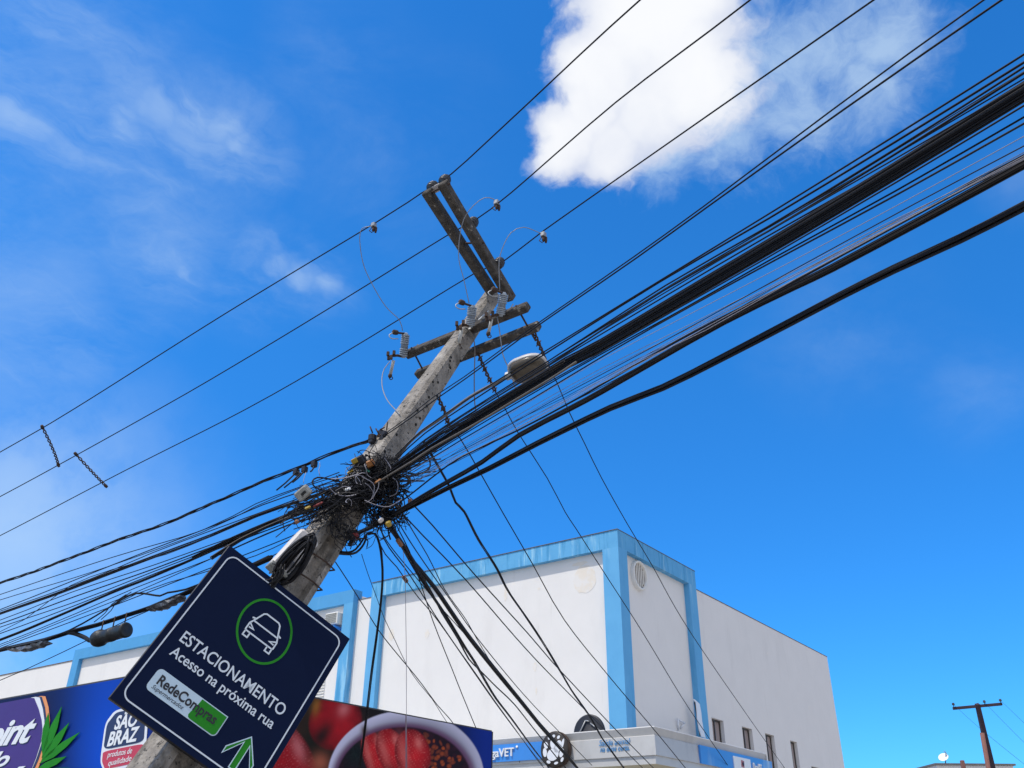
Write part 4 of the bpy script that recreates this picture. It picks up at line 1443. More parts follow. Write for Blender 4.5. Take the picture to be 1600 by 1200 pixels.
def bundle(label, P3, rpx, n, wpx, mats=('cable',), seed=1, twist=0.0, name='cable_bundle', cat='cable bundle', group=None, step=0.25, taper=None, flat=1.0):
    rg = random.Random(seed)
    path = smooth_path(P3, step)
    N = len(path)
    dref = seen_depth(P3)
    R = rpx / F * dref
    r = wpx / F * dref / 2
    root = empty(name, path[0], label, cat, group)
    for k in range(n):
        a0 = 6.2832 * k / n + rg.uniform(-.4, .4)
        rho = R * math.sqrt(rg.uniform(0.15, 1)) if n > 3 else R
        f1, f2, p1_, p2_ = rg.uniform(2, 5), rg.uniform(4, 9), rg.uniform(0, 6), rg.uniform(0, 6)
        pts = []
        for i, p in enumerate(path):
            t = (path[min(i + 1, N - 1)] - path[max(i - 1, 0)]).normalized()
            e1 = Z.cross(t).normalized()
            e2 = t.cross(e1)
            u = i / max(1, N - 1)
            k_ = 1.0 if taper is None else taper[0] + (taper[1] - taper[0]) * u
            if twist:
                dist = u * sum((path[j + 1] - path[j]).length for j in range(0, N - 1, max(1, N // 1))) if False else u * (path[-1] - path[0]).length
                a = a0 + twist * dist
                rr = rho
            else:
                a = a0 + 0.5 * math.sin(f1 * u + p1_)
                rr = rho * (1 + 0.22 * math.sin(f2 * u + p2_))
            pts.append(p + (e1 * (math.cos(a) * flat) + e2 * math.sin(a)) * (rr * k_))
        MB().tube(pts, r * rg.uniform(0.8, 1.25), 5).build('cable', M[mats[k % len(mats)]], root)
    return root


# --- three bare power wires over the crossarm
for label, right, ins_px, left, wpx in (
    ('uppermost bare power wire, held at the far tip of the double crossarm', [(1300, -250), (1000, 0), (800, 185), (705, 272)], 0, [(658, 302), (590, 346), (352, 490), (114, 640), (0, 706.5), (-240, 842)], 2.0),
    ('middle of three bare power wires, held halfway along the double crossarm', [(1480, -250), (1172, 0), (962, 160), (800, 300), (745, 342)], 2, [(700, 367), (540, 466), (393, 555), (247, 640), (0, 776), (-240, 900)], 2.0),
    ('lowest of three bare power wires, held at the crossarm end nearest the pole', [(1720, -250), (1365, 0), (1078, 200), (850, 360), (787, 408)], 3, [(740, 428), (540, 550), (383, 640), (190, 738), (0, 837), (-240, 958)], 2.0),
):
    I_ = INS[ins_px]
    pr_ = px_plane(right, hit(*right[-1], XT + D * 0.2, D), NR)
    pl2 = px_plane(left, hit(*left[0], XT + D * 0.08, D), NL)
    wire(label, pr_ + pl2, wpx, 'wire_bare', 'power_wire', 'power wire', 'bare power wires over the crossarm', n=6, step=0.4)
    if ins_px == 0:
        w1L, w1R = pl2, pr_
    elif ins_px == 2:
        w2L, w2R = pl2, pr_
    else:
        w3L, w3R = pl2, pr_
QL1, QL2, QL3 = w1L[0], w2L[0], w3L[0]
# twisted spacers between the wires at the left
for label, a, b, Qa, Qb in (('twisted spacer between the two upper power wires at the left', (66, 667), (91, 726), QL1, QL2), ('twisted spacer between the two lower power wires at the left', (118, 709), (165, 759), QL2, QL3)):
    p, q = hit(*a, Qa, NL), hit(*b, Qb, NL)
    m = MB()
    e = (q - p).normalized()
    f1 = e.orthogonal().normalized()
    f2 = e.cross(f1)
    for k in range(2):
        m_ = [p + (q - p) * (i / 40) + V((0.05, 0, -0.05)) * math.sin(3.1416 * i / 40) + (f1 * math.cos(i * 0.8 + k * 3.14) + f2 * math.sin(i * 0.8 + k * 3.14)) * 0.016 for i in range(41)]
        m.tube(m_, 0.010, 5)
    m.lathe(p, e, [(0.02, -0.03), (0.028, 0.0), (0.02, 0.04), (0, 0.04)], 10)
    m.lathe(q, e, [(0.02, -0.03), (0.028, 0.0), (0.02, 0.04), (0, 0.04)], 10)
    tag(m.build('wire_spacer', M['rust']), label, 'spacer', 'wire spacers')
# jumpers down to the cutouts, each hanging from a clamp on a power wire
def clampthing(label, c):
    o = empty('wire_clamp', c, label, 'clamp', 'clamps on the power wires')
    m = MB().box(c, AX, (-.03, -.03, -.03), (.03, .03, .035), 0.008)
    m.build('body', M['steel'], o)
    k = MB()
    for q in ((0.0, 0, -0.05), (0.03, 0.01, -0.06)):
        k.lathe(c + V(q), Z, [(0.012, -0.05), (0.018, -0.02), (0.018, 0.03), (0, 0.03)], 8)
    k.tube([c + V((-0.02, 0, -.03)), c + V((-0.05, 0, -.09)), c + V((-.01, 0, -.12))], 0.006, 6)
    k.build('bolt', M['rust'], o)
for pts, Q, N, dE, lab, lab2 in (
    ([(584, 352), (577, 354), (566, 357), (562, 372), (567, 410), (580, 441), (602, 478), (624, 500), (629, 517)], QL1, NL, d1 - 0.12, 'pale jumper wire from the uppermost power wire to the left fuse cutout', 'clamp on the uppermost power wire, left of the crossarm'),
    ([(776, 317), (771, 311), (757, 309), (740, 321), (725, 342), (718, 372), (717, 405), (725, 438), (733, 474)], w2R[-1], NR, d2 - 0.2, 'pale jumper wire from the middle power wire to the fuse cutout at the pole', 'clamp on the middle power wire, right of the crossarm'),
    ([(849, 367), (841, 363), (818, 355), (798, 364), (785, 388), (780, 408), (780, 430), (781, 456)], w3R[-1], NR, d3 - 0.2, 'pale jumper wire from the lowest power wire to the right fuse cutout', 'clamp on the lowest power wire, right of the crossarm')):
    c = hit(*pts[0], Q, N)
    P3 = px_lerp(pts, depth(c), dE)
    wire(lab, P3, 1.35, 'wire_silver', 'jumper_wire', 'jumper wire', 'jumper wires', step=0.06)
    clampthing(lab2, c)
# jumpers leaving the cutouts downwards
for lab, pts, da, db in (
    ('pale wire looping down from the left fuse cutout to the pole', [(609, 565), (599, 580), (597, 602), (605, 625), (625, 648)], d1 - 0.1, pdep(625, 648, -0.2)),
    ('cream wire hanging down the pole from the middle fuse cutout', [(727, 512), (738, 523), (742, 545), (741, 590), (742, 632), (747, 655)], d2 - 0.25, d2 - 0.5),
    ('pale wire hanging from the right fuse cutout past the street lamp', [(777, 494), (781, 520), (786, 555), (797, 580), (803, 600), (808, 612)], d3 - 0.2, d3 - 0.5)):
    wire(lab, px_lerp(pts, da, db), 1.7, 'cable_tan' if 'cream' in lab else 'wire_silver', 'jumper_wire', 'jumper wire', 'jumper wires', step=0.06)

# --- low voltage pair at the right, running to the clamp on the pole, and the twisted cable beyond it
QT = PB + D * axis(590, 740)
cl_px = (591, 684)
dC = pdep(*cl_px, -0.05)
QC = at(*cl_px, dC)
pair = [(1630, -52), (1537, 0), (1300, 172), (1100, 322), (992, 400), (900, 464), (842, 504), (785, 545), (725, 589), (675, 622), (640, 650), (598, 680)]
pair2 = [(1660, -58), (1565, 0), (1320, 170), (1110, 320), (996, 402), (903, 466), (843, 507), (786, 549), (727, 592), (678, 626), (642, 653), (598, 683)]
wire('thinner of the paired black cables from the upper right to the clamp on the pole', px_plane(pair, QC, NR), 2.0, 'cable', 'overhead_cable', 'cable', step=0.4)
wire('thicker of the paired black cables from the upper right to the clamp on the pole', px_plane(pair2, QC, NR, 0.05), 2.4, 'cable', 'overhead_cable', 'cable', step=0.4)
cz = empty('cable_clamp', QC, 'black strain clamp holding the twisted cable at the left edge of the pole', 'clamp')
m = MB()
rg = random.Random(4)
for i in range(9):
    q = QC + V((rg.uniform(-.09, .09), rg.uniform(-.05, .05), rg.uniform(-.09, .09)))
    m.box(q, (U, N_, Z), (-.03, -.03, -.035), (.03, .03, .035), 0.008)
m.build('jaws', M['ink'], cz)
k = MB()
for i in range(7):
    a = QC + V((rg.uniform(-.1, .1), -.03, rg.uniform(-.06, .1)))
    k.tube([a, a + V((rg.uniform(-.07, .07), rg.uniform(-.05, .05), rg.uniform(-.02, .10)))], 0.008, 6)
k.build('bolt', M['rust'], cz)
lv_px = [(588, 683), (572, 691), (550, 697), (525, 706), (500, 716), (460, 733), (400, 757), (335, 785), (266, 815), (170, 849), (83, 882), (0, 911), (-160, 962)]
bundle('thick twisted black cable from the clamp down to the left edge', px_plane(lv_px, QC, NL), 1.7, 3, 2.2, ('cable',), 5, twist=3.3, name='twisted_cable', cat='cable', step=0.08)
# cut ends hanging from its connectors
for (cx_p, cy_p), tails in (((463, 737), [((460, 741), (432, 766)), ((470, 739), (444, 762))]), ((476, 733), [((474, 738), (457, 754))]), ((491, 725), [((490, 731), (485, 737))])):
    c = hit(cx_p, cy_p, QC, NL)
    o = empty('cable_connector', c, 'small black connector with cut wire ends, %s on the twisted cable' % {463: 'leftmost', 476: 'middle', 491: 'rightmost'}[cx_p], 'connector', 'connectors on the twisted cable')
    MB().box(c, AX, (-.03, -.03, -.04), (.03, .03, .03), 0.008).build('body', M['ink'], o)
    for a, b in tails:
        p, q = hit(*a, QC - NL * 0.03, NL), hit(*b, QC - NL * 0.06, NL)
        MB().tube([c, p, p.lerp(q, 0.5) + V((0, 0, -.01)), q], 0.009, 6).build('cut_wire', M['cable_grey'], o)

# --- telecom cables to the right
def rw(label, pts, wpx, m='cable', off=0.0, group='telecom cables to the upper right'):
    return wire(label, px_plane(pts, QT, NR, off), wpx, m, 'telecom_cable', 'cable', group, step=0.4)
rw('black cable running highest above the thick bundle at the right edge', [(1680, 33), (1600, 85), (1400, 211), (1200, 335), (1040, 433), (848, 551), (735, 621), (660, 672), (618, 712)], 2.3)
rw('second black cable down from the top of the telecom group, nearly touching the highest', [(1680, 46), (1600, 97.5), (1400, 221), (1200, 342), (1030, 441), (850, 554), (740, 625), (664, 677), (620, 717)], 2.7, off=0.05)
rw('third black cable down of the telecom group, a pair that spreads near the edge', [(1680, 53), (1600, 105), (1400, 232), (1200, 354), (1040, 446), (860, 562), (745, 634), (660, 690), (622, 722)], 2.4, off=-0.06)
rw('fourth black cable, just above the thick bundle', [(1680, 63), (1600, 114), (1400, 240), (1200, 361.5), (1035, 455), (862, 567), (760, 630), (668, 694), (620, 728)], 2.8, off=0.02)
rw('thin dark wire between the black cables above the thick bundle', [(1680, 60), (1600, 112), (1400, 234), (1220, 345), (1050, 444), (890, 543), (780, 612), (680, 680), (625, 722)], 1.2, 'cable_grey', off=0.1)
main_px = [(1690, 88), (1600, 145), (1400, 268), (1240, 364), (1100, 446), (940, 540), (885, 568), (840, 596), (765, 641), (725, 668), (680, 696), (640, 722), (608, 742), (570, 765)]
bundle('thick bundle of black cables, heaviest of all, crossing to the right edge', px_plane(main_px, QT, NR, 0.0), 8.6, 24, 2.2, ('cable', 'cable_grey', 'cable', 'cable', 'cable_grey', 'cable', 'cable_tan'), 8, step=0.3, taper=(1.15, 0.85))
rw('black cable just under the thick bundle', [(1680, 116), (1600, 165), (1400, 285), (1200, 402), (1050, 487), (930, 556), (800, 630), (700, 690), (610, 748)], 2.3, off=-0.05)
rw('second black cable under the thick bundle', [(1680, 137), (1600, 183), (1400, 298), (1200, 408), (1060, 487), (940, 553), (820, 622), (700, 694), (608, 754)], 2.3, off=0.06)
rw('brownish cable, third under the thick bundle', [(1680, 148), (1600, 193), (1400, 305), (1200, 412.5), (1080, 478), (960, 546), (830, 624), (720, 688), (606, 758)], 2.6, 'cable_grey', off=0.0)
for lab, dy, w_, of_ in (('upper of three extra thin black wires between the top group and the thick bundle', 16, 1.6, 0.08), ('middle of three extra thin black wires between the top group and the thick bundle', 24, 1.8, -0.08), ('lowest of three extra thin black wires, touching the thick bundle from above', 34, 2.2, 0.0)):
    rw(lab, [(x, y + dy * (0.25 + 0.75 * (x - 618) / 982)) for x, y in ((1680, 60), (1600, 107), (1400, 227), (1200, 345), (1035, 446), (855, 558), (745, 628), (664, 682), (621, 720))], w_, 'cable', of_)
rw('bleached tan cable from under the bundle to the middle of the tangle', [(900, 566), (860, 592), (800, 628), (740, 664), (675, 700), (645, 720), (612, 740), (585, 757), (560, 772)], 3.4, 'cable_tan', off=-0.12)
bundle('slim bundle of black cables between the tan cable and the lamp arm', px_plane([(880, 566), (830, 594), (784, 622), (730, 655), (690, 676), (655, 700), (615, 728)], QT, NR, -0.08), 3.0, 5, 2.0, ('cable', 'cable', 'cable_tan'), 18)
fan = [((1680, 170), (1600, 213), (1400, 322), (1215, 420), (1060, 500), (930, 567), (840, 620), (740, 680), (640, 736)),
       ((1640, 222), (1553, 268), (1380, 352), (1240, 424), (1080, 506), (935, 578), (850, 625), (750, 683), (645, 738)),
       ((1680, 186), (1600, 228), (1430, 318), (1243, 420), (1080, 510), (940, 585), (860, 628), (760, 684), (650, 740)),
       ((1680, 200), (1600, 243), (1430, 335), (1260, 422), (1100, 505), (960, 582), (870, 634), (760, 694), (655, 742)),
       ((1560, 262), (1400, 345), (1240, 432), (1100, 512), (998, 560), (880, 622), (800, 660), (720, 702), (650, 748)),
       ((1500, 300), (1380, 364), (1240, 440), (1100, 517), (960, 594), (890, 630), (800, 676), (700, 728), (640, 756)),
       ((1680, 195), (1500, 292), (1300, 400), (1150, 480), (1010, 557), (900, 614), (800, 668), (720, 708), (640, 750))]
fan2 = []
for j, p in enumerate(fan):
    fan2.append(p)
    if j in (1, 4, 6):
        fan2.append(tuple((x + 3, y + 4) for x, y in p))
fan = fan2
for i, p in enumerate(fan):
    wire('thin pale telephone wire in the fan below the thick bundle', px_plane(p, QT, NR, 0.04 * (i % 3) - 0.04), 1.0 if i not in (3, 7) else 1.5, 'cable_light' if i not in (3, 5, 7) else 'cable_grey', 'telephone_wire', 'wire', 'thin telephone wires below the thick bundle', step=0.5)
bundle('black cable bundle splitting into two strands, between the thick bundle and the lowest one', px_plane([(1690, 208), (1600, 255), (1460, 332), (1300, 418), (1240, 447), (1130, 502), (1026, 561), (940, 611), (892, 637), (810, 680), (752, 722), (700, 752), (655, 778), (620, 800), (575, 822)], QT, NR, 0.05), 4.2, 9, 2.6, ('cable', 'cable', 'cable_grey'), 31, flat=0.8)
rw('single black cable leaving the split bundle and dropping to the tangle below it', [(1600, 243), (1460, 320), (1320, 396), (1240, 440), (1110, 505), (1010, 560), (900, 624), (810, 672), (745, 702), (700, 727), (650, 766), (617, 790), (585, 805)], 3.4, 'cable', 0.0)
bundle('lowest thick black cable bundle of the right-hand group', px_plane([(1690, 272), (1600, 321), (1500, 372), (1396, 420), (1310, 463), (1240, 500), (1125, 560), (1035, 605), (953, 637), (840, 692), (765, 731), (700, 762), (645, 790), (612, 806), (575, 826), (545, 838)], QT, NR, 0.1), 4.6, 11, 2.7, ('cable', 'cable', 'cable_grey'), 44, flat=0.8)

# --- telecom cables to the left
def lw(label, pts, wpx, m='cable', off=0.0):
    return wire(label, px_plane(pts, QT, NL, off), wpx, m, 'telecom_cable', 'cable', 'telecom cables to the left edge', step=0.4)
def lb(label, pts, R, n, w, mats=('cable', 'cable', 'cable_grey'), seed=1, off=0.0):
    return bundle(label, px_plane(pts, QT, NL, off), R, n, w, mats, seed, group='telecom cables to the left edge')
lw('highest thin telecom wire under the twisted cable at the left', [(-160, 984), (0, 929), (175, 871), (315, 829), (400, 787), (460, 764), (530, 738)], 1.5, off=-0.05)
lw('second thin telecom wire under the twisted cable at the left', [(-160, 991), (0, 937.5), (140, 895), (315, 832), (400, 791), (470, 762), (535, 742)], 1.4, off=0.05)
lw('thin black wire that meets the upper left bundle near its middle', [(-160, 1012), (0, 952.5), (150, 893), (233, 860), (340, 819), (410, 789), (480, 765), (540, 745)], 1.8, off=0.0)
lw('thin black wire hugging the upper left bundle from above', [(-160, 1010), (0, 955), (140, 905), (240, 863), (330, 829), (420, 796), (490, 770), (545, 750)], 1.6, 'cable_grey', off=0.1)
lb('upper black cable bundle at the left edge', [(-160, 1016), (0, 959), (90, 927), (175, 894), (260, 862), (330, 836), (400, 806), (470, 782), (540, 758)], 2.5, 5, 2.1, seed=61)
lb('second black cable bundle just below the upper left one, nearer the pole', [(300, 872), (365, 840), (420, 816), (470, 797), (545, 765)], 2.5, 5, 2.1, seed=62, off=-0.04)
for i, (lab, pts, w, mm) in enumerate((
    ('first of the thin wires in the gap between the two left bundles', [(-160, 1022), (0, 969), (110, 926), (240, 883), (330, 851), (420, 819), (540, 768)], 1.5, 'cable'),
    ('second thin wire in the gap between the two left bundles', [(-160, 1028), (0, 975), (120, 931), (240, 889), (335, 853), (425, 822), (542, 772)], 2.0, 'cable'),
    ('third thin wire in the gap between the two left bundles', [(-160, 1034), (0, 980), (130, 936), (240, 893), (330, 859), (430, 824), (545, 775)], 1.6, 'cable_grey'),
    ('thin wire rising across the gap between the two left bundles', [(-160, 1040), (0, 987), (60, 952), (110, 915), (175, 890), (260, 866), (330, 838)], 1.2, 'cable'),
    ('thin wire lying just above the lower left bundle', [(-160, 1044), (0, 990), (120, 945), (240, 897), (340, 858), (440, 820)], 1.7, 'cable'))):
    lw(lab, pts, w, mm, 0.05 * (i % 3) - 0.05)
lb('lower black cable bundle at the left edge, passing behind the sign tip', [(-160, 1057), (0, 1000), (90, 963), (175, 926), (240, 900), (336, 858), (400, 827), (450, 808), (520, 782)], 2.5, 5, 2.1, seed=63, off=0.03)
lb('purplish brown cable bundle right of the sign tip', [(330, 872), (375, 844), (420, 822), (460, 805), (500, 790), (545, 774)], 2.4, 5, 2.1, ('cable_grey', 'cable', 'cable_tan'), seed=64, off=-0.08)
for i, (lab, pts, w) in enumerate((
    ('first wire under the lower left bundle, reaching the tangle', [(-160, 1066), (0, 1007), (120, 958), (213, 918), (327, 874), (400, 842), (440, 825), (500, 800)], 1.5),
    ('second wire under the lower left bundle', [(-160, 1070), (0, 1010), (110, 966), (213, 925), (330, 873), (380, 850), (450, 820), (505, 805)], 1.4),
    ('wire passing under the sign tip toward the white box', [(-160, 1075), (0, 1013), (110, 972), (220, 930), (325, 889), (395, 862), (455, 838), (510, 812)], 1.6),
    ('wire behind the sign, lowest that reaches the tangle', [(100, 990), (213, 928), (310, 897), (400, 868), (450, 845), (520, 815)], 1.4),
    ('thin wire beside the white box, just right of the sign edge', [(300, 930), (360, 902), (400, 880), (440, 862), (500, 835)], 1.5))):
    lw(lab, pts, w, 'cable', 0.06 * (i % 3) - 0.06)
lw('thin slack wire sloping down to the left edge over the white wall', [(-160, 1125), (0, 1063), (66, 1034), (133, 1002), (200, 968), (300, 925), (420, 868)], 1.4, 'cable_grey', 0.15)
low_px = [(-160, 1056), (0, 1016), (67, 1001), (108, 988), (150, 977), (195, 962), (240, 947), (300, 922), (360, 898), (425, 870)]
lb('sagging taped cable bundle above the black splice cylinder', low_px, 3.0, 7, 2.6, ('cable', 'cable_grey', 'cable'), seed=65, off=0.0)
lw('loose cable looping above the sagging bundle beside the sign', [(60, 1003), (108, 985), (150, 962), (190, 937), (213, 927), (235, 929), (250, 931), (262, 926), (290, 921), (330, 905)], 3.0, 'cable', -0.05)
for i, (a, b) in enumerate((((147, 972), (175, 944)), ((158, 968), (183, 940)))):
    lw('short tie wire rising from the sagging bundle, %s of two' % ('left' if i == 0 else 'right'), [a, ((a[0] + b[0]) / 2 + 3, (a[1] + b[1]) / 2), b, (b[0] + 22, b[1] - 15)], 1.5, 'cable', -0.02)
# splice closure
qa, qb = hit(150, 999, QT - NL * 0.05, NL), hit(198, 984, QT - NL * 0.05, NL)
e = (qb - qa).normalized()
SPL = empty('splice_closure', qa, 'black cylindrical splice closure hanging under the sagging cable bundle', 'splice closure')
Lq = (qb - qa).length
rq = 11.0 / F * depth(qa)
MB().lathe(qa, e, [(rq * .35, -0.03), (rq * .75, -0.01), (rq * 1.05, 0.0), (rq * 1.18, 0.04), (rq * 1.18, 0.10), (rq * 0.95, 0.12), (rq * 0.95, Lq * .45), (rq, Lq * .46), (rq, Lq * .55), (rq * .95, Lq * .56), (rq * 0.95, Lq - .05), (rq * 1.05, Lq - .04), (rq * 1.05, Lq - 0.005), (rq * 0.8, Lq), (0, Lq)], 24).build('body', M['closure'], SPL)
MB().tube(smooth_path([qa, qa - e * 0.12 + Z * 0.01, hit(132, 996, QT, NL), hit(117, 990, QT, NL), hit(105, 988, QT, NL)], 0.03), 0.026, 8).build('stub_cable', M['cable'], SPL)
m = MB()
for f0 in (0.12, 0.5, 0.88):
    c = qa.lerp(qb, f0)
    m.tube([c + Z * rq, c + Z * (rq + 0.13)], 0.008, 6)
m.build('hanger', M['rust'], SPL)
# plastic junction boxes on the bundle
def tray(label, p0, p1, hgt, m='plastic_grey'):
    a, b = hit(*p0, QT - NL * 0.08, NL), hit(*p1, QT - NL * 0.08, NL)
    e = (b - a).normalized()
    f1 = (Z - e * e.z).normalized()
    o = empty('junction_box', a, label, 'junction box', 'junction boxes on the sagging bundle')
    L = (b - a).length
    rj = random.Random(int(p0[0]))
    bm_ = MB()
    rows_ = []
    for i in range(11):
        f_ = i / 10
        w_ = 0.5 * hgt * (0.5 + 1.4 * math.sin(3.0 * f_)) + rj.uniform(0, .012)
        c_ = a + e * (L * f_) - f1 * (w_ * 0.7)
        rows_.append([c_ + NL * (x_ * (0.055 + rj.uniform(-.018, .018))) + f1 * (y_ * w_ * rj.uniform(.6, 1.1)) for x_, y_ in ((-1, -.6), (0, -1.1), (1, -.6), (1.1, .4), (0, 1), (-1.1, .4))])
    bm_.loft(rows_).build('body', M[m], o)
    MB().box(a, (e, e.cross(f1), f1), (0.04, -0.05, -0.0), (L * .92, 0.05, 0.02), 0.006).build('lid', M['closure'], o)
tray('crinkled grey junction box under the sagging bundle near the left edge', (20, 1014), (74, 1002), 0.045, 'tray_grey')
tray('grey junction box on the sagging bundle, partly behind the sign edge', (236, 951), (286, 930), 0.045, 'tray_grey')

# --- the tangle on the pole
TG = MB()
rg = random.Random(21)
def tangle_center(px, py, dd):
    return at(px, py, pdep(px, py, dd))
def blob_loops(cnt, cx, cy, rx, ry, size, dd, wpx=(1.2, 2.6), along=None):
    for _ in range(cnt):
        a = rg.uniform(0, 6.28)
        rr = math.sqrt(rg.random())
        x, y = cx + rx * rr * math.cos(a), cy + ry * rr * math.sin(a)
        c = tangle_center(x, y, dd + rg.uniform(-.12, .12))
        n = rg.randint(4, 8)
        sz = size * rg.uniform(0.4, 1.2)
        u1 = V((rg.gauss(0, 1), rg.gauss(0, 1), rg.gauss(0, 1))).normalized()
        if along is not None and rg.random() < 0.75:
            u1 = (along + u1 * 0.55).normalized()
        u2 = u1.orthogonal().normalized()
        u3 = u1.cross(u2)
        pts = []
        th = rg.uniform(0, 6.28)
        for i in range(n):
            f = i / (n - 1) - 0.5
            th += rg.uniform(0.3, 1.6)
            pts.append(c + u1 * (f * sz * 1.6) + u2 * (math.cos(th) * sz * 0.35) + u3 * (math.sin(th) * sz * 0.35))
        TG_ = rg.choice(layers)
        TG_.tube(smooth_path(pts, 0.035), rg.uniform(*wpx) / F * 8.6 / 2, 4)
layers = [MB() for _ in range(4)]
E1 = (hit(650, 712, QT, NR) - hit(560, 768, QT, NR)).normalized()
E2 = (hit(560, 760, QT, NL) - hit(460, 800, QT, NL)).normalized()
blob_loops(130, 590, 778, 24, 40, 0.16, -0.22, (0.9, 2.0))
blob_loops(120, 602, 768, 28, 46, 0.2, -0.22, (1.0, 2.1))
blob_loops(90, 578, 752, 40, 30, 0.2, -0.28, (1.0, 2.0), along=E1)
blob_loops(60, 540, 776, 40, 20, 0.22, -0.30, (1.0, 1.9), along=E2)
blob_loops(50, 545, 800, 30, 26, 0.12, -0.28, (0.8, 1.3))
blob_loops(50, 590, 728, 40, 18, 0.20, -0.28, (0.9, 1.6), along=E1)
blob_loops(30, 498, 784, 36, 22, 0.2, -0.15, (0.9, 1.6), along=E2)
blob_loops(30, 515, 812, 22, 16, 0.10, -0.26, (0.8, 1.3))
blob_loops(24, 472, 812, 34, 20, 0.11, -0.05, (0.7, 1.2))
blob_loops(44, 604, 812, 30, 16, 0.14, -0.2, (0.9, 1.8))
blob_loops(26, 560, 836, 34, 12, 0.18, -0.25, (0.9, 1.8))
# longer strands that run through from one side to the other
for i in range(46):
    x0, x1 = rg.uniform(430, 500), rg.uniform(600, 690)
    y0 = 812 - (x0 - 430) * 0.34 + rg.uniform(-18, 24)
    y1 = 745 - (x1 - 610) * 0.55 + rg.uniform(-16, 40)
    pts = []
    for k in range(6):
        f = k / 5
        x, y = x0 + (x1 - x0) * f, y0 + (y1 - y0) * f + rg.uniform(-7, 7) - 6 * math.sin(3.14 * f)
        pts.append(at(x, y, pdep(x, y, -0.24 - 0.16 * math.sin(3.14 * f) + rg.uniform(-.05, .05)) + 0.2 * (f > 0.8)))
    rg.choice(layers).tube(smooth_path(pts, 0.05), rg.uniform(1.0, 2.0) / F * 8.6 / 2, 4)
# a few hanging coils
for cx_p, cy_p, rpx_, nn in ((612, 800, 13, 6), (560, 742, 17, 5), (628, 752, 12, 5)):
    for k in range(nn):
        c = tangle_center(cx_p + rg.uniform(-3, 3), cy_p + rg.uniform(-3, 3), -0.4)
        pts = []
        rr = rpx_ * rg.uniform(.8, 1.15) / F * 8.6
        ph_ = rg.uniform(0, 6)
        for j in range(16):
            t = 6.2832 * j / 15 + ph_
            pts.append(c + RX * (rr * math.cos(t)) + UX * (rr * 0.8 * math.sin(t)) + _d * (0.05 * math.sin(2 * t + k)))
        rg.choice(layers).tube(pts, 1.8 / F * 8.6 / 2, 5)
for q, mm in zip(layers, ('cable', 'cable', 'cable_grey', 'cable_tan')):
    pass
tg = empty('cable_tangle', QT, 'messy tangle of black wires wrapped round the leaning pole', 'cable tangle', None, 'stuff')
for q, mm in zip(layers, ('cable', 'cable', 'cable_grey', 'cable_grey')):
    tag(q.build('loose_wire', M[mm], tg), kind='stuff')
pale = MB()
layers = [pale]
blob_loops(16, 575, 765, 50, 34, 0.2, -0.45, (1.0, 1.5))
tag(pale.build('loose_wire', M['cable_light'], tg), kind='stuff')
def loop(label, pts, wpx, dd, m='cable', d2=None):
    P = [at(x, y, pdep(x, y, dd)) for x, y in pts]
    wire(label, P, wpx, m, 'loose_cable', 'cable', 'loose cable loops at the pole', step=0.05)
loop('black loop standing out left of the tangle', [(530, 752), (512, 748), (496, 746), (488, 752), (491, 760), (505, 766), (525, 767)], 2.6, -0.2)
loop('black loop bulging right of the pole under the bundles', [(668, 712), (672, 722), (671, 731), (662, 738), (650, 741), (636, 739)], 2.8, 0.0)
loop('black loop on the bare pole face under the tangle', [(522, 806), (516, 822), (520, 836), (526, 840), (531, 830), (533, 812)], 1.6, -0.26)
loop('thick black loop curving under the tangle right of the pole', [(531, 862), (545, 863), (556, 858), (566, 845), (574, 834), (585, 834), (592, 846), (596, 862), (597, 884)], 3.2, -0.1)
loop('purple banded hose loop right of the pole', [(530, 865), (545, 866), (557, 863), (566, 854), (571, 844), (573, 834)], 3.6, -0.14, 'cable_grey')
loop('thin dark stray wire left of the tangle', [(445, 830), (442, 815), (446, 800), (455, 792), (470, 800)], 1.6, -0.1)
loop('white stray wire hanging from the twisted cable', [(499, 722), (500, 728), (498, 735), (500, 744)], 1.1, -0.05, 'cable_light')
loop('second white stray wire left of the tangle', [(478, 738), (475, 748), (474, 755)], 1.0, -0.05, 'cable_light')
loop('short black stub hanging under the lowest bundle', [(606, 822), (607, 832), (610, 843)], 2.6, 0.0)
# small coloured closures and tags
def smallbox(name, label, px, py, w, h, dep_, tilt, m, cat='connector box', lid=None):
    c = at(px, py, pdep(px, py, -0.42))
    ex = (RX * math.cos(tilt) + UX * math.sin(tilt)).normalized()
    ey = (UX * math.cos(tilt) - RX * math.sin(tilt)).normalized()
    ez = ex.cross(ey)
    k_ = depth(c) / F
    o = empty(name, c, label, cat)
    MB().box(c, (ex, ey, ez), (-w * k_ / 2, -h * k_ / 2, -dep_), (w * k_ / 2, h * k_ / 2, 0.02), 0.012).build('body', M[m], o)
    if lid:
        MB().box(c, (ex, ey, ez), lid[0], lid[1], 0.006).build('lid', M[lid[2]], o)
    return o
k_ = 8.4 / F
smallbox('connector_box', 'black connector box with yellow lid at the top of the tangle', 560, 721, 19, 15, 0.10, 0.5, 'ink', lid=((-9.5 * k_, -1 * k_, 0.0), (0.5 * k_, 8.0 * k_, 0.035), 'yellow'))
smallbox('connector_box', 'orange and cream connector box at the top of the tangle', 577, 725, 15, 11, 0.06, 0.45, 'orange', lid=((-8.5 * k_, -1 * k_, 0.0), (-4.0 * k_, 6.0 * k_, 0.03), 'white_box'))
smallbox('cable_tag', 'green plastic tag hanging in the tangle', 574, 736, 8, 5, 0.01, -0.3, 'green_tag', 'tag')
smallbox('cable_tag', 'yellow stick tag left of the green tag', 547, 737, 12, 3, 0.01, 0.5, 'yellow', 'tag')
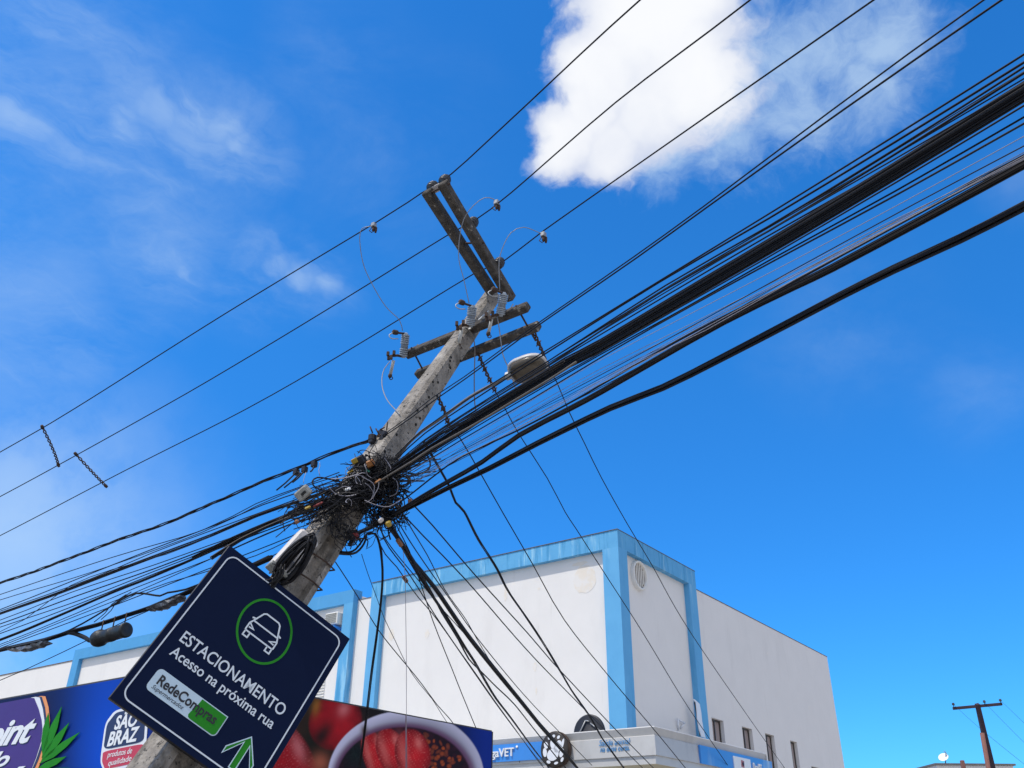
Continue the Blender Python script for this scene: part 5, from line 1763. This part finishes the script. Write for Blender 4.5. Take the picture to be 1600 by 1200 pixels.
smallbox('cable_tag', 'orange strap across the middle of the tangle', 586, 755, 24, 4, 0.01, 0.6, 'orange', 'tag')
smallbox('cable_tag', 'red tape on the left cables', 497, 788, 18, 3.2, 0.01, 0.45, 'tape_red', 'tag')
smallbox('cable_tag', 'olive tape beside the red tape on the left cables', 481, 793, 11, 4, 0.01, 0.4, 'yellow', 'tag')
smallbox('cable_tag', 'white scrap stuck in the middle of the tangle', 543, 765, 11, 6, 0.02, 0.2, 'white_film', 'tag')
smallbox('cable_tag', 'brown star shaped tag left of the pole', 464, 815, 7, 7, 0.01, 0.5, 'wood_tag', 'tag')
smallbox('cable_tag', 'pale ribbon knotted under the tangle', 595, 813, 9, 7, 0.02, 0.7, 'white_box', 'tag')
smallbox('cable_tag', 'yellow clamp where the drop cables leave the tangle', 607, 819, 9, 9, 0.04, 0.4, 'yellow', 'tag')
smallbox('wire_box', 'pale grey open splice box left of the tangle', 473, 771, 24, 17, 0.06, 0.72, 'plastic_grey', 'junction box', lid=((-3 * k_, -3.0 * k_, 0.0), (7 * k_, 2 * k_, 0.024), 'closure'))
# white enclosure on the pole with a coil of cable over it
ec = at(459, 864, pdep(459, 864, -0.30))
ENC = empty('white_enclosure', ec, 'dusty white equipment box on the pole behind a coil of black cable', 'equipment box')
ex = (D * 0.96 + SR * 0.1).normalized()
ey = (SR - ex * SR.dot(ex)).normalized()
ez = ex.cross(ey)
if ez.dot(_d) > 0:
    ey, ez = -ey, -ez
MB().box(ec, (ey, ex, ez), (-0.115, -0.24, -0.10), (0.10, 0.235, 0.04), 0.02).build('casing', M['white_box'], ENC)
MB().box(ec, (ey, ex, ez), (-0.118, -0.25, -0.09), (0.102, -0.205, 0.045), 0.008).build('base', M['plastic_grey'], ENC)
co = empty('cable_coil', ec, 'oval coil of black cable hung on the white equipment box', 'cable coil')
cc3 = at(462, 872, pdep(462, 872, -0.42))
a_ax = (hit(489, 838, cc3, _d) - hit(436, 905, cc3, _d))
a_len = a_ax.length / 2
a_ax.normalize()
b_ax = _d.cross(a_ax).normalized()
rg = random.Random(77)
for i in range(26):
    pts = []
    ja, jb, ox, oy, oz = rg.uniform(.88, 1.05), rg.uniform(0.5, 1.35), rg.uniform(-.02, .02), rg.uniform(-.02, .03), rg.uniform(-.07, .07)
    for k in range(28):
        t = 6.2832 * k / 27
        w_ = 1 + 0.05 * math.sin(3 * t + i)
        pts.append(cc3 + a_ax * (math.cos(t) * a_len * ja * w_ + ox) + b_ax * (math.sin(t) * 0.068 * jb * (1 - 0.30 * math.cos(t)) + oy) + _d * (oz + 0.03 * math.sin(2 * t + i)))
    MB().tube(pts, 0.0085, 5).build('coil_turn', M['cable'] if i % 4 else M['cable_grey'], co)
tails = MB()
for i in range(16):
    p = at(rg.uniform(425, 446), rg.uniform(880, 900), pdep(440, 890, -0.42))
    q = at(rg.uniform(405, 432), rg.uniform(893, 925), pdep(430, 900, -0.40))
    tails.tube(smooth_path([p, p.lerp(q, .5) + V((rg.uniform(-.05, .05), 0, rg.uniform(-.04, .04))), q], .03), 0.006, 5)
tails.build('frayed_end', M['cable_grey'], co)

# --- twisted tie chains below the lower beam with long wires down to the shop
def chain(P3, parent):
    m = MB()
    path = smooth_path(P3, 0.03)
    e = (P3[-1] - P3[0]).normalized()
    f1 = e.orthogonal().normalized()
    f2 = e.cross(f1)
    for k in range(2):
        m.tube([p + (f1 * math.cos(i * 1.1 + k * 3.14) + f2 * math.sin(i * 1.1 + k * 3.14)) * 0.017 for i, p in enumerate(path)], 0.012, 5)
    for i in range(3, len(path), 6):
        m.tube([path[i] - f1 * 0.045 + f2 * .01, path[i] + f1 * 0.05 - f2 * .01], 0.008, 5)
    m.build('tie_chain', M['rust'], parent)
dB = depth(l2q)
wallB = K - U * WALL
for lab, ch, pts, dd, end in (
    ('guy wire with a chain from the right tip of the lower beams', [(832, 512), (836, 524), (847, 550), (853, 566), (859, 580)], [(859, 580), (870, 597), (890, 645), (914, 694), (940, 747), (981, 820), (1017, 880), (1077, 985), (1172, 1124), (1226, 1200)], dB, (wallB, U)),
    ('guy wire with a spiked chain from the lower beams, second from the right', [(746, 551), (749, 558), (755, 572), (765, 594), (774, 612)], [(774, 612), (790, 640), (810, 677), (855, 747), (883, 800), (900, 826), (941, 890), (1004, 988), (1065, 1089), (1103, 1146), (1140, 1200)], depth(T2), (K + U * CO, U)),
    ('guy wire with a short chain beside the pole, leftmost of three', [(680, 612), (687, 627), (695, 645), (702, 668)], [(702, 668), (719, 685), (755, 747), (785, 800), (832, 881), (882, 969), (951, 1056), (1027, 1146), (1071, 1200)], pdep(690, 640, 0.1), (K - N_ * CO, N_))):
    de = depth(hit(*pts[-1], *end))
    allp = ch + pts[1:]
    L3 = px_lerp(allp, dd, de)
    root = empty('guy_wire', L3[0], lab, 'guy wire', 'guy wires below the lower beams')
    chain(L3[:len(ch)], root)
    r_ = 1.8 / F * 11 / 2
    MB().tube(smooth_path(L3[len(ch) - 1:], 0.4), r_, 6).build('wire', M['wire_bare'], root)

# --- service drops from the tangle to the shop canopy
fz = lambda x, y: depth(hit(x, y, K - N_ * CO, N_))
bundle('thick bundle of black service cables falling from the pole to the canopy', px_lerp([(604, 814), (609, 824), (628, 850), (647, 880), (679, 918), (726, 986), (772, 1045), (819, 1103), (851, 1142), (890, 1186), (902, 1200)], pdep(604, 814, -0.05), fz(902, 1200)), 2.9, 14, 1.7, ('cable', 'cable', 'cable', 'cable_grey'), 91, step=0.3, name='service_bundle', cat='cable bundle', taper=(1.0, 1.1))
bundle('slimmer service cable bundle peeling left of the thick one', px_lerp([(606, 816), (632, 860), (655, 900), (684, 943), (700, 967), (727, 1012), (742, 1035), (757, 1062), (775, 1092), (798, 1122), (835, 1172), (858, 1200)], pdep(606, 816, 0.0), fz(858, 1200)), 1.3, 5, 1.4, ('cable', 'cable', 'cable_grey'), 92, step=0.3, name='service_bundle', taper=(1.2, 1.0))
bundle('sagging service cable curving below the thick service bundle', px_lerp([(612, 822), (640, 868), (676, 930), (690, 958), (716, 1000), (732, 1030), (748, 1046), (776, 1074), (803, 1100), (835, 1140), (872, 1186), (884, 1200)], pdep(612, 822, 0.0), fz(884, 1200)), 1.1, 4, 1.4, ('cable',), 93, step=0.3, name='service_bundle')
bundle('wavy black service cable crossing the blue band to the canopy disc', px_lerp([(662, 690), (672, 707), (688, 735), (702, 760), (712, 785), (726, 800), (748, 844), (776, 888), (797, 928), (848, 1003), (891, 1075), (923, 1122), (944, 1158), (975, 1200)], pdep(662, 690, 0.1), fz(975, 1200)), 1.2, 3, 2.0, ('cable',), 94, twist=1.1, step=0.12, name='service_bundle')
def dw(label, pts, wpx, dd=0.0, m='cable', end=None, d1=None):
    de = d1 or fz(*pts[-1])
    wire(label, px_lerp(pts, pdep(*pts[0], dd), de), wpx, m, 'service_wire', 'wire', 'service wires to the shop', step=0.4)
dw('thin service wire to the canopy corner, upper of the two long ones', [(617, 750), (631, 768), (644, 787), (675, 820), (741, 897), (826, 991), (860, 1031), (897, 1071), (960, 1138), (1021, 1200)], 1.8)
dw('thin service wire to the canopy, lower of the two long ones', [(618, 793), (632, 806), (662, 838), (726, 904), (804, 994), (850, 1044), (909, 1104), (950, 1146), (1004, 1200)], 1.7)
dw('thin wire falling steeply from the tangle onto the fruit board', [(612, 800), (622, 826), (640, 862), (660, 920), (676, 969), (694, 1015), (707, 1047), (722, 1085), (741, 1131), (744, 1138)], 1.6, d1=depth(hit(744, 1138, kc, U)))
dw('thin wire bending over the blue band right of the thick service bundle', [(631, 806), (650, 838), (668, 868), (682, 896), (694, 920), (712, 946), (728, 968), (746, 1000), (770, 1040)], 1.5, d1=15.0)
dw('thin wire left of the service bundles, ending at the blue canopy panel', [(590, 806), (600, 842), (617, 868), (632, 887), (653, 918), (679, 960), (713, 1010), (743, 1052), (775, 1098), (804, 1138), (840, 1188), (850, 1200)], 1.6)
dw('second thin wire left of the service bundles', [(586, 800), (598, 834), (612, 856), (633, 882), (660, 914), (694, 955), (730, 995), (770, 1042), (810, 1090), (850, 1136), (895, 1186)], 1.4)
dw('third thin wire left of the service bundles, through the brown clamp', [(588, 838), (602, 866), (620, 886), (635, 908), (654, 934), (675, 958), (700, 992), (740, 1050), (778, 1104), (820, 1160), (848, 1196)], 1.5)
dw('thin service wire close along the right side of the thick bundle', [(620, 812), (640, 845), (662, 878), (690, 918), (716, 955), (742, 992), (790, 1052), (830, 1098), (880, 1150), (925, 1196)], 1.5)
dw('thin grey wire from the pole across the white gap to the fruit board', [(524, 878), (545, 910), (570, 950), (591, 984), (615, 1015), (640, 1045), (660, 1070), (682, 1100), (700, 1120), (708, 1130)], 1.4, 0.1, 'cable_grey', d1=depth(hit(708, 1130, kc, U)))
dw('faint grey wire beside the pole joining the long grey one', [(565, 866), (575, 897), (588, 932), (600, 965), (617, 1000), (636, 1040), (655, 1068), (675, 1092), (690, 1116), (698, 1128)], 1.0, 0.0, 'cable_grey', d1=depth(hit(698, 1128, kc, U)))
dw('hair thin vertical wire hanging in front of the large white panel', [(630, 862), (633, 900), (634, 960), (635, 1037), (635, 1110), (636, 1200)], 0.9, 0.0, 'cable_light', d1=depth(hit(636, 1200, kc, U)) - 0.1)
bundle('black double cable hanging from the tangle down past the fruit board', px_lerp([(575, 835), (586, 834), (593, 850), (597, 877), (598, 905), (595, 945), (588, 1000), (581, 1050), (575, 1100), (569, 1149), (562, 1200), (556, 1240)], pdep(575, 835, 0.0), depth(hit(556, 1240, kc, U)) - 0.15), 0.9, 2, 2.3, ('cable',), 97, step=0.1, name='hanging_cable', cat='cable')
# brown clamps on the drops
for px_, py_, dd, lab in ((633, 905, 9.9, 'brown clamp on the service wires in front of the blue band'), (624, 848, 8.8, 'pale brown clamp on the thick service bundle'), (643, 786, 8.6, 'brown clamp on the long thin service wire near the tangle')):
    c = at(px_, py_, dd)
    e = (at(px_ + 6, py_ + 9, dd) - c).normalized()
    f1 = e.cross(_d).normalized()
    o = tag(MB().box(c, (f1, _d.cross(e).cross(f1).normalized() if False else e.cross(f1), e), (-.02, -.02, -.045), (.02, .02, .045), 0.008).build('drop_clamp', M['wood_tag']), lab, 'clamp', 'clamps on the service drops')
# red and black connector cluster under the tangle
cn = empty('insulator_rack', at(551, 842, pdep(551, 842, -0.05)), 'rusty red and black bracket at the right edge of the pole', 'bracket')
m = MB()
rg = random.Random(9)
for i in range(10):
    q = at(rg.uniform(540, 556), rg.uniform(832, 850), pdep(548, 842, rg.uniform(-.15, .05)))
    m.box(q, (SR, SN, D), (-.02, -.02, -.03), (.02, .02, .03), 0.006)
m.build('block', M['ink'], cn)
m = MB()
for i in range(4):
    q = at(552 + i * 2.2, 836 + (i % 2) * 3, pdep(548, 842, -.2))
    m.lathe(q, SN, [(0.016, -.02), (0.02, 0), (0.016, .02), (0, .02)], 8)
m.build('red_cap', M['tape_red'], cn)

# ------------------------------------------------------------------ far right: house and second pole
FD = 42.0
hb = at(1480, 1194, FD)
x1_ = at(1535, 1191, FD)
HO = empty('distant_house', V((hb.x, hb.y, 0)), 'small white house far behind at the lower right corner', 'house')
w_ = (x1_ - hb).length
HX = V(((x1_ - hb).x, (x1_ - hb).y, 0)).normalized()
HY = Z.cross(HX)
hfoot = V((at(1463, 1194, FD).x, at(1463, 1194, FD).y, 0))
ztop = at(1500, 1193, FD).z
MB().box(hfoot, (HX, HY, Z), (0, 0, 0), (3.6, 5, ztop - 0.08)).build('wall', M['plaster'], HO)
MB().box(hfoot, (HX, HY, Z), (-0.1, -0.1, ztop - 0.08), (3.7, 5.1, ztop)).build('roof', M['coping'], HO)
ab = at(1477, 1193, FD + 0.5)
AN = empty('tv_antenna', ab, 'small white dish antenna on the distant house roof', 'antenna')
MB().tube([V((ab.x, ab.y, ztop)), at(1478, 1176, FD + .5)], 0.025, 6).build('mast', M['steel'], AN)
dc = at(1475, 1185, FD + .5)
ax2 = (V((-.5, -.6, .6))).normalized()
MB().lathe(dc, ax2, [(0.01, 0), (0.16, 0.03), (0.24, 0.09), (0.22, 0.09), (0.14, 0.05), (0, 0.03)], 16).build('dish', M['white_film'], AN)
MB().tube([at(1474, 1174, FD + .5), at(1479, 1177, FD + .5)], 0.015, 5).tube([at(1476, 1172, FD + .5), at(1478, 1178, FD + .5)], 0.012, 5).build('rod', M['steel'], AN)
pf_t, pf_b = at(1527, 1100, 36), at(1551, 1204, 36)
dirp = (pf_b - pf_t).normalized()
foot = pf_t + dirp * ((pf_t.z) / -dirp.z)
FP = empty('far_pole', foot, 'distant dark utility pole with a crossarm at the right edge', 'utility pole')
side = dirp.cross(_d).normalized()
MB().loft([[c + side * (a * r) + side.cross(dirp) * (b * r) for a, b in ((-1, -1), (1, -1), (1, 1), (-1, 1))] for c, r in ((pf_t, 0.075), (foot, 0.16))]).build('shaft', M['dark_pole'], FP)
ca, cb_ = at(1489, 1107, 36), at(1565.5, 1100, 36)
e = (cb_ - ca).normalized()
MB().box(ca, (e, e.cross(Z).normalized(), Z), (0, -.05, -.055), ((cb_ - ca).length, .05, .055), 0.01).build('crossarm', M['dark_pole'], FP)
for x, y in ((1489.5, 1100.5), (1538, 1096.5), (1563, 1094.5)):
    c = at(x, y, 36)
    MB().lathe(c, Z, [(0.015, -.14), (0.015, -.03), (0.055, -.03), (0.06, 0), (0.04, .01), (0.055, .03), (0.03, .06), (0, .06)], 10).build('insulator', M['porcelain_dark'], FP)
rp = at(1534.5, 1145, 35.5)
tag(MB().tube([rp, V((at(1532, 1200, 35.5).x, at(1532, 1200, 35.5).y, 0))], 0.085, 10).build('far_post', M['rust_pole']), 'reddish brown post leaning against the distant pole', 'post')
sp_ = at(1503, 1188, 40)
tag(MB().box(V((sp_.x, sp_.y, 0)), (HX, HY, Z), (-.08, -.08, 0), (.08, .08, sp_.z), 0.02).build('short_post', M['rust_pole']), 'short brown post in front of the distant white house', 'post')
for i, (a, b, c) in enumerate((((1489, 1100), (1530, 1137), (1620, 1210)), ((1538, 1097), (1570, 1130), (1640, 1200)), ((1563, 1094), (1590, 1120), (1650, 1178)))):
    wire('faint wire from the %s insulator of the distant pole to the right edge' % ('left', 'middle', 'right')[i], [at(*a, 36), at(*b, 30), at(*c, 23)], 1.0, 'wire_bare', 'far_wire', 'wire', 'wires of the distant pole', step=1.0)
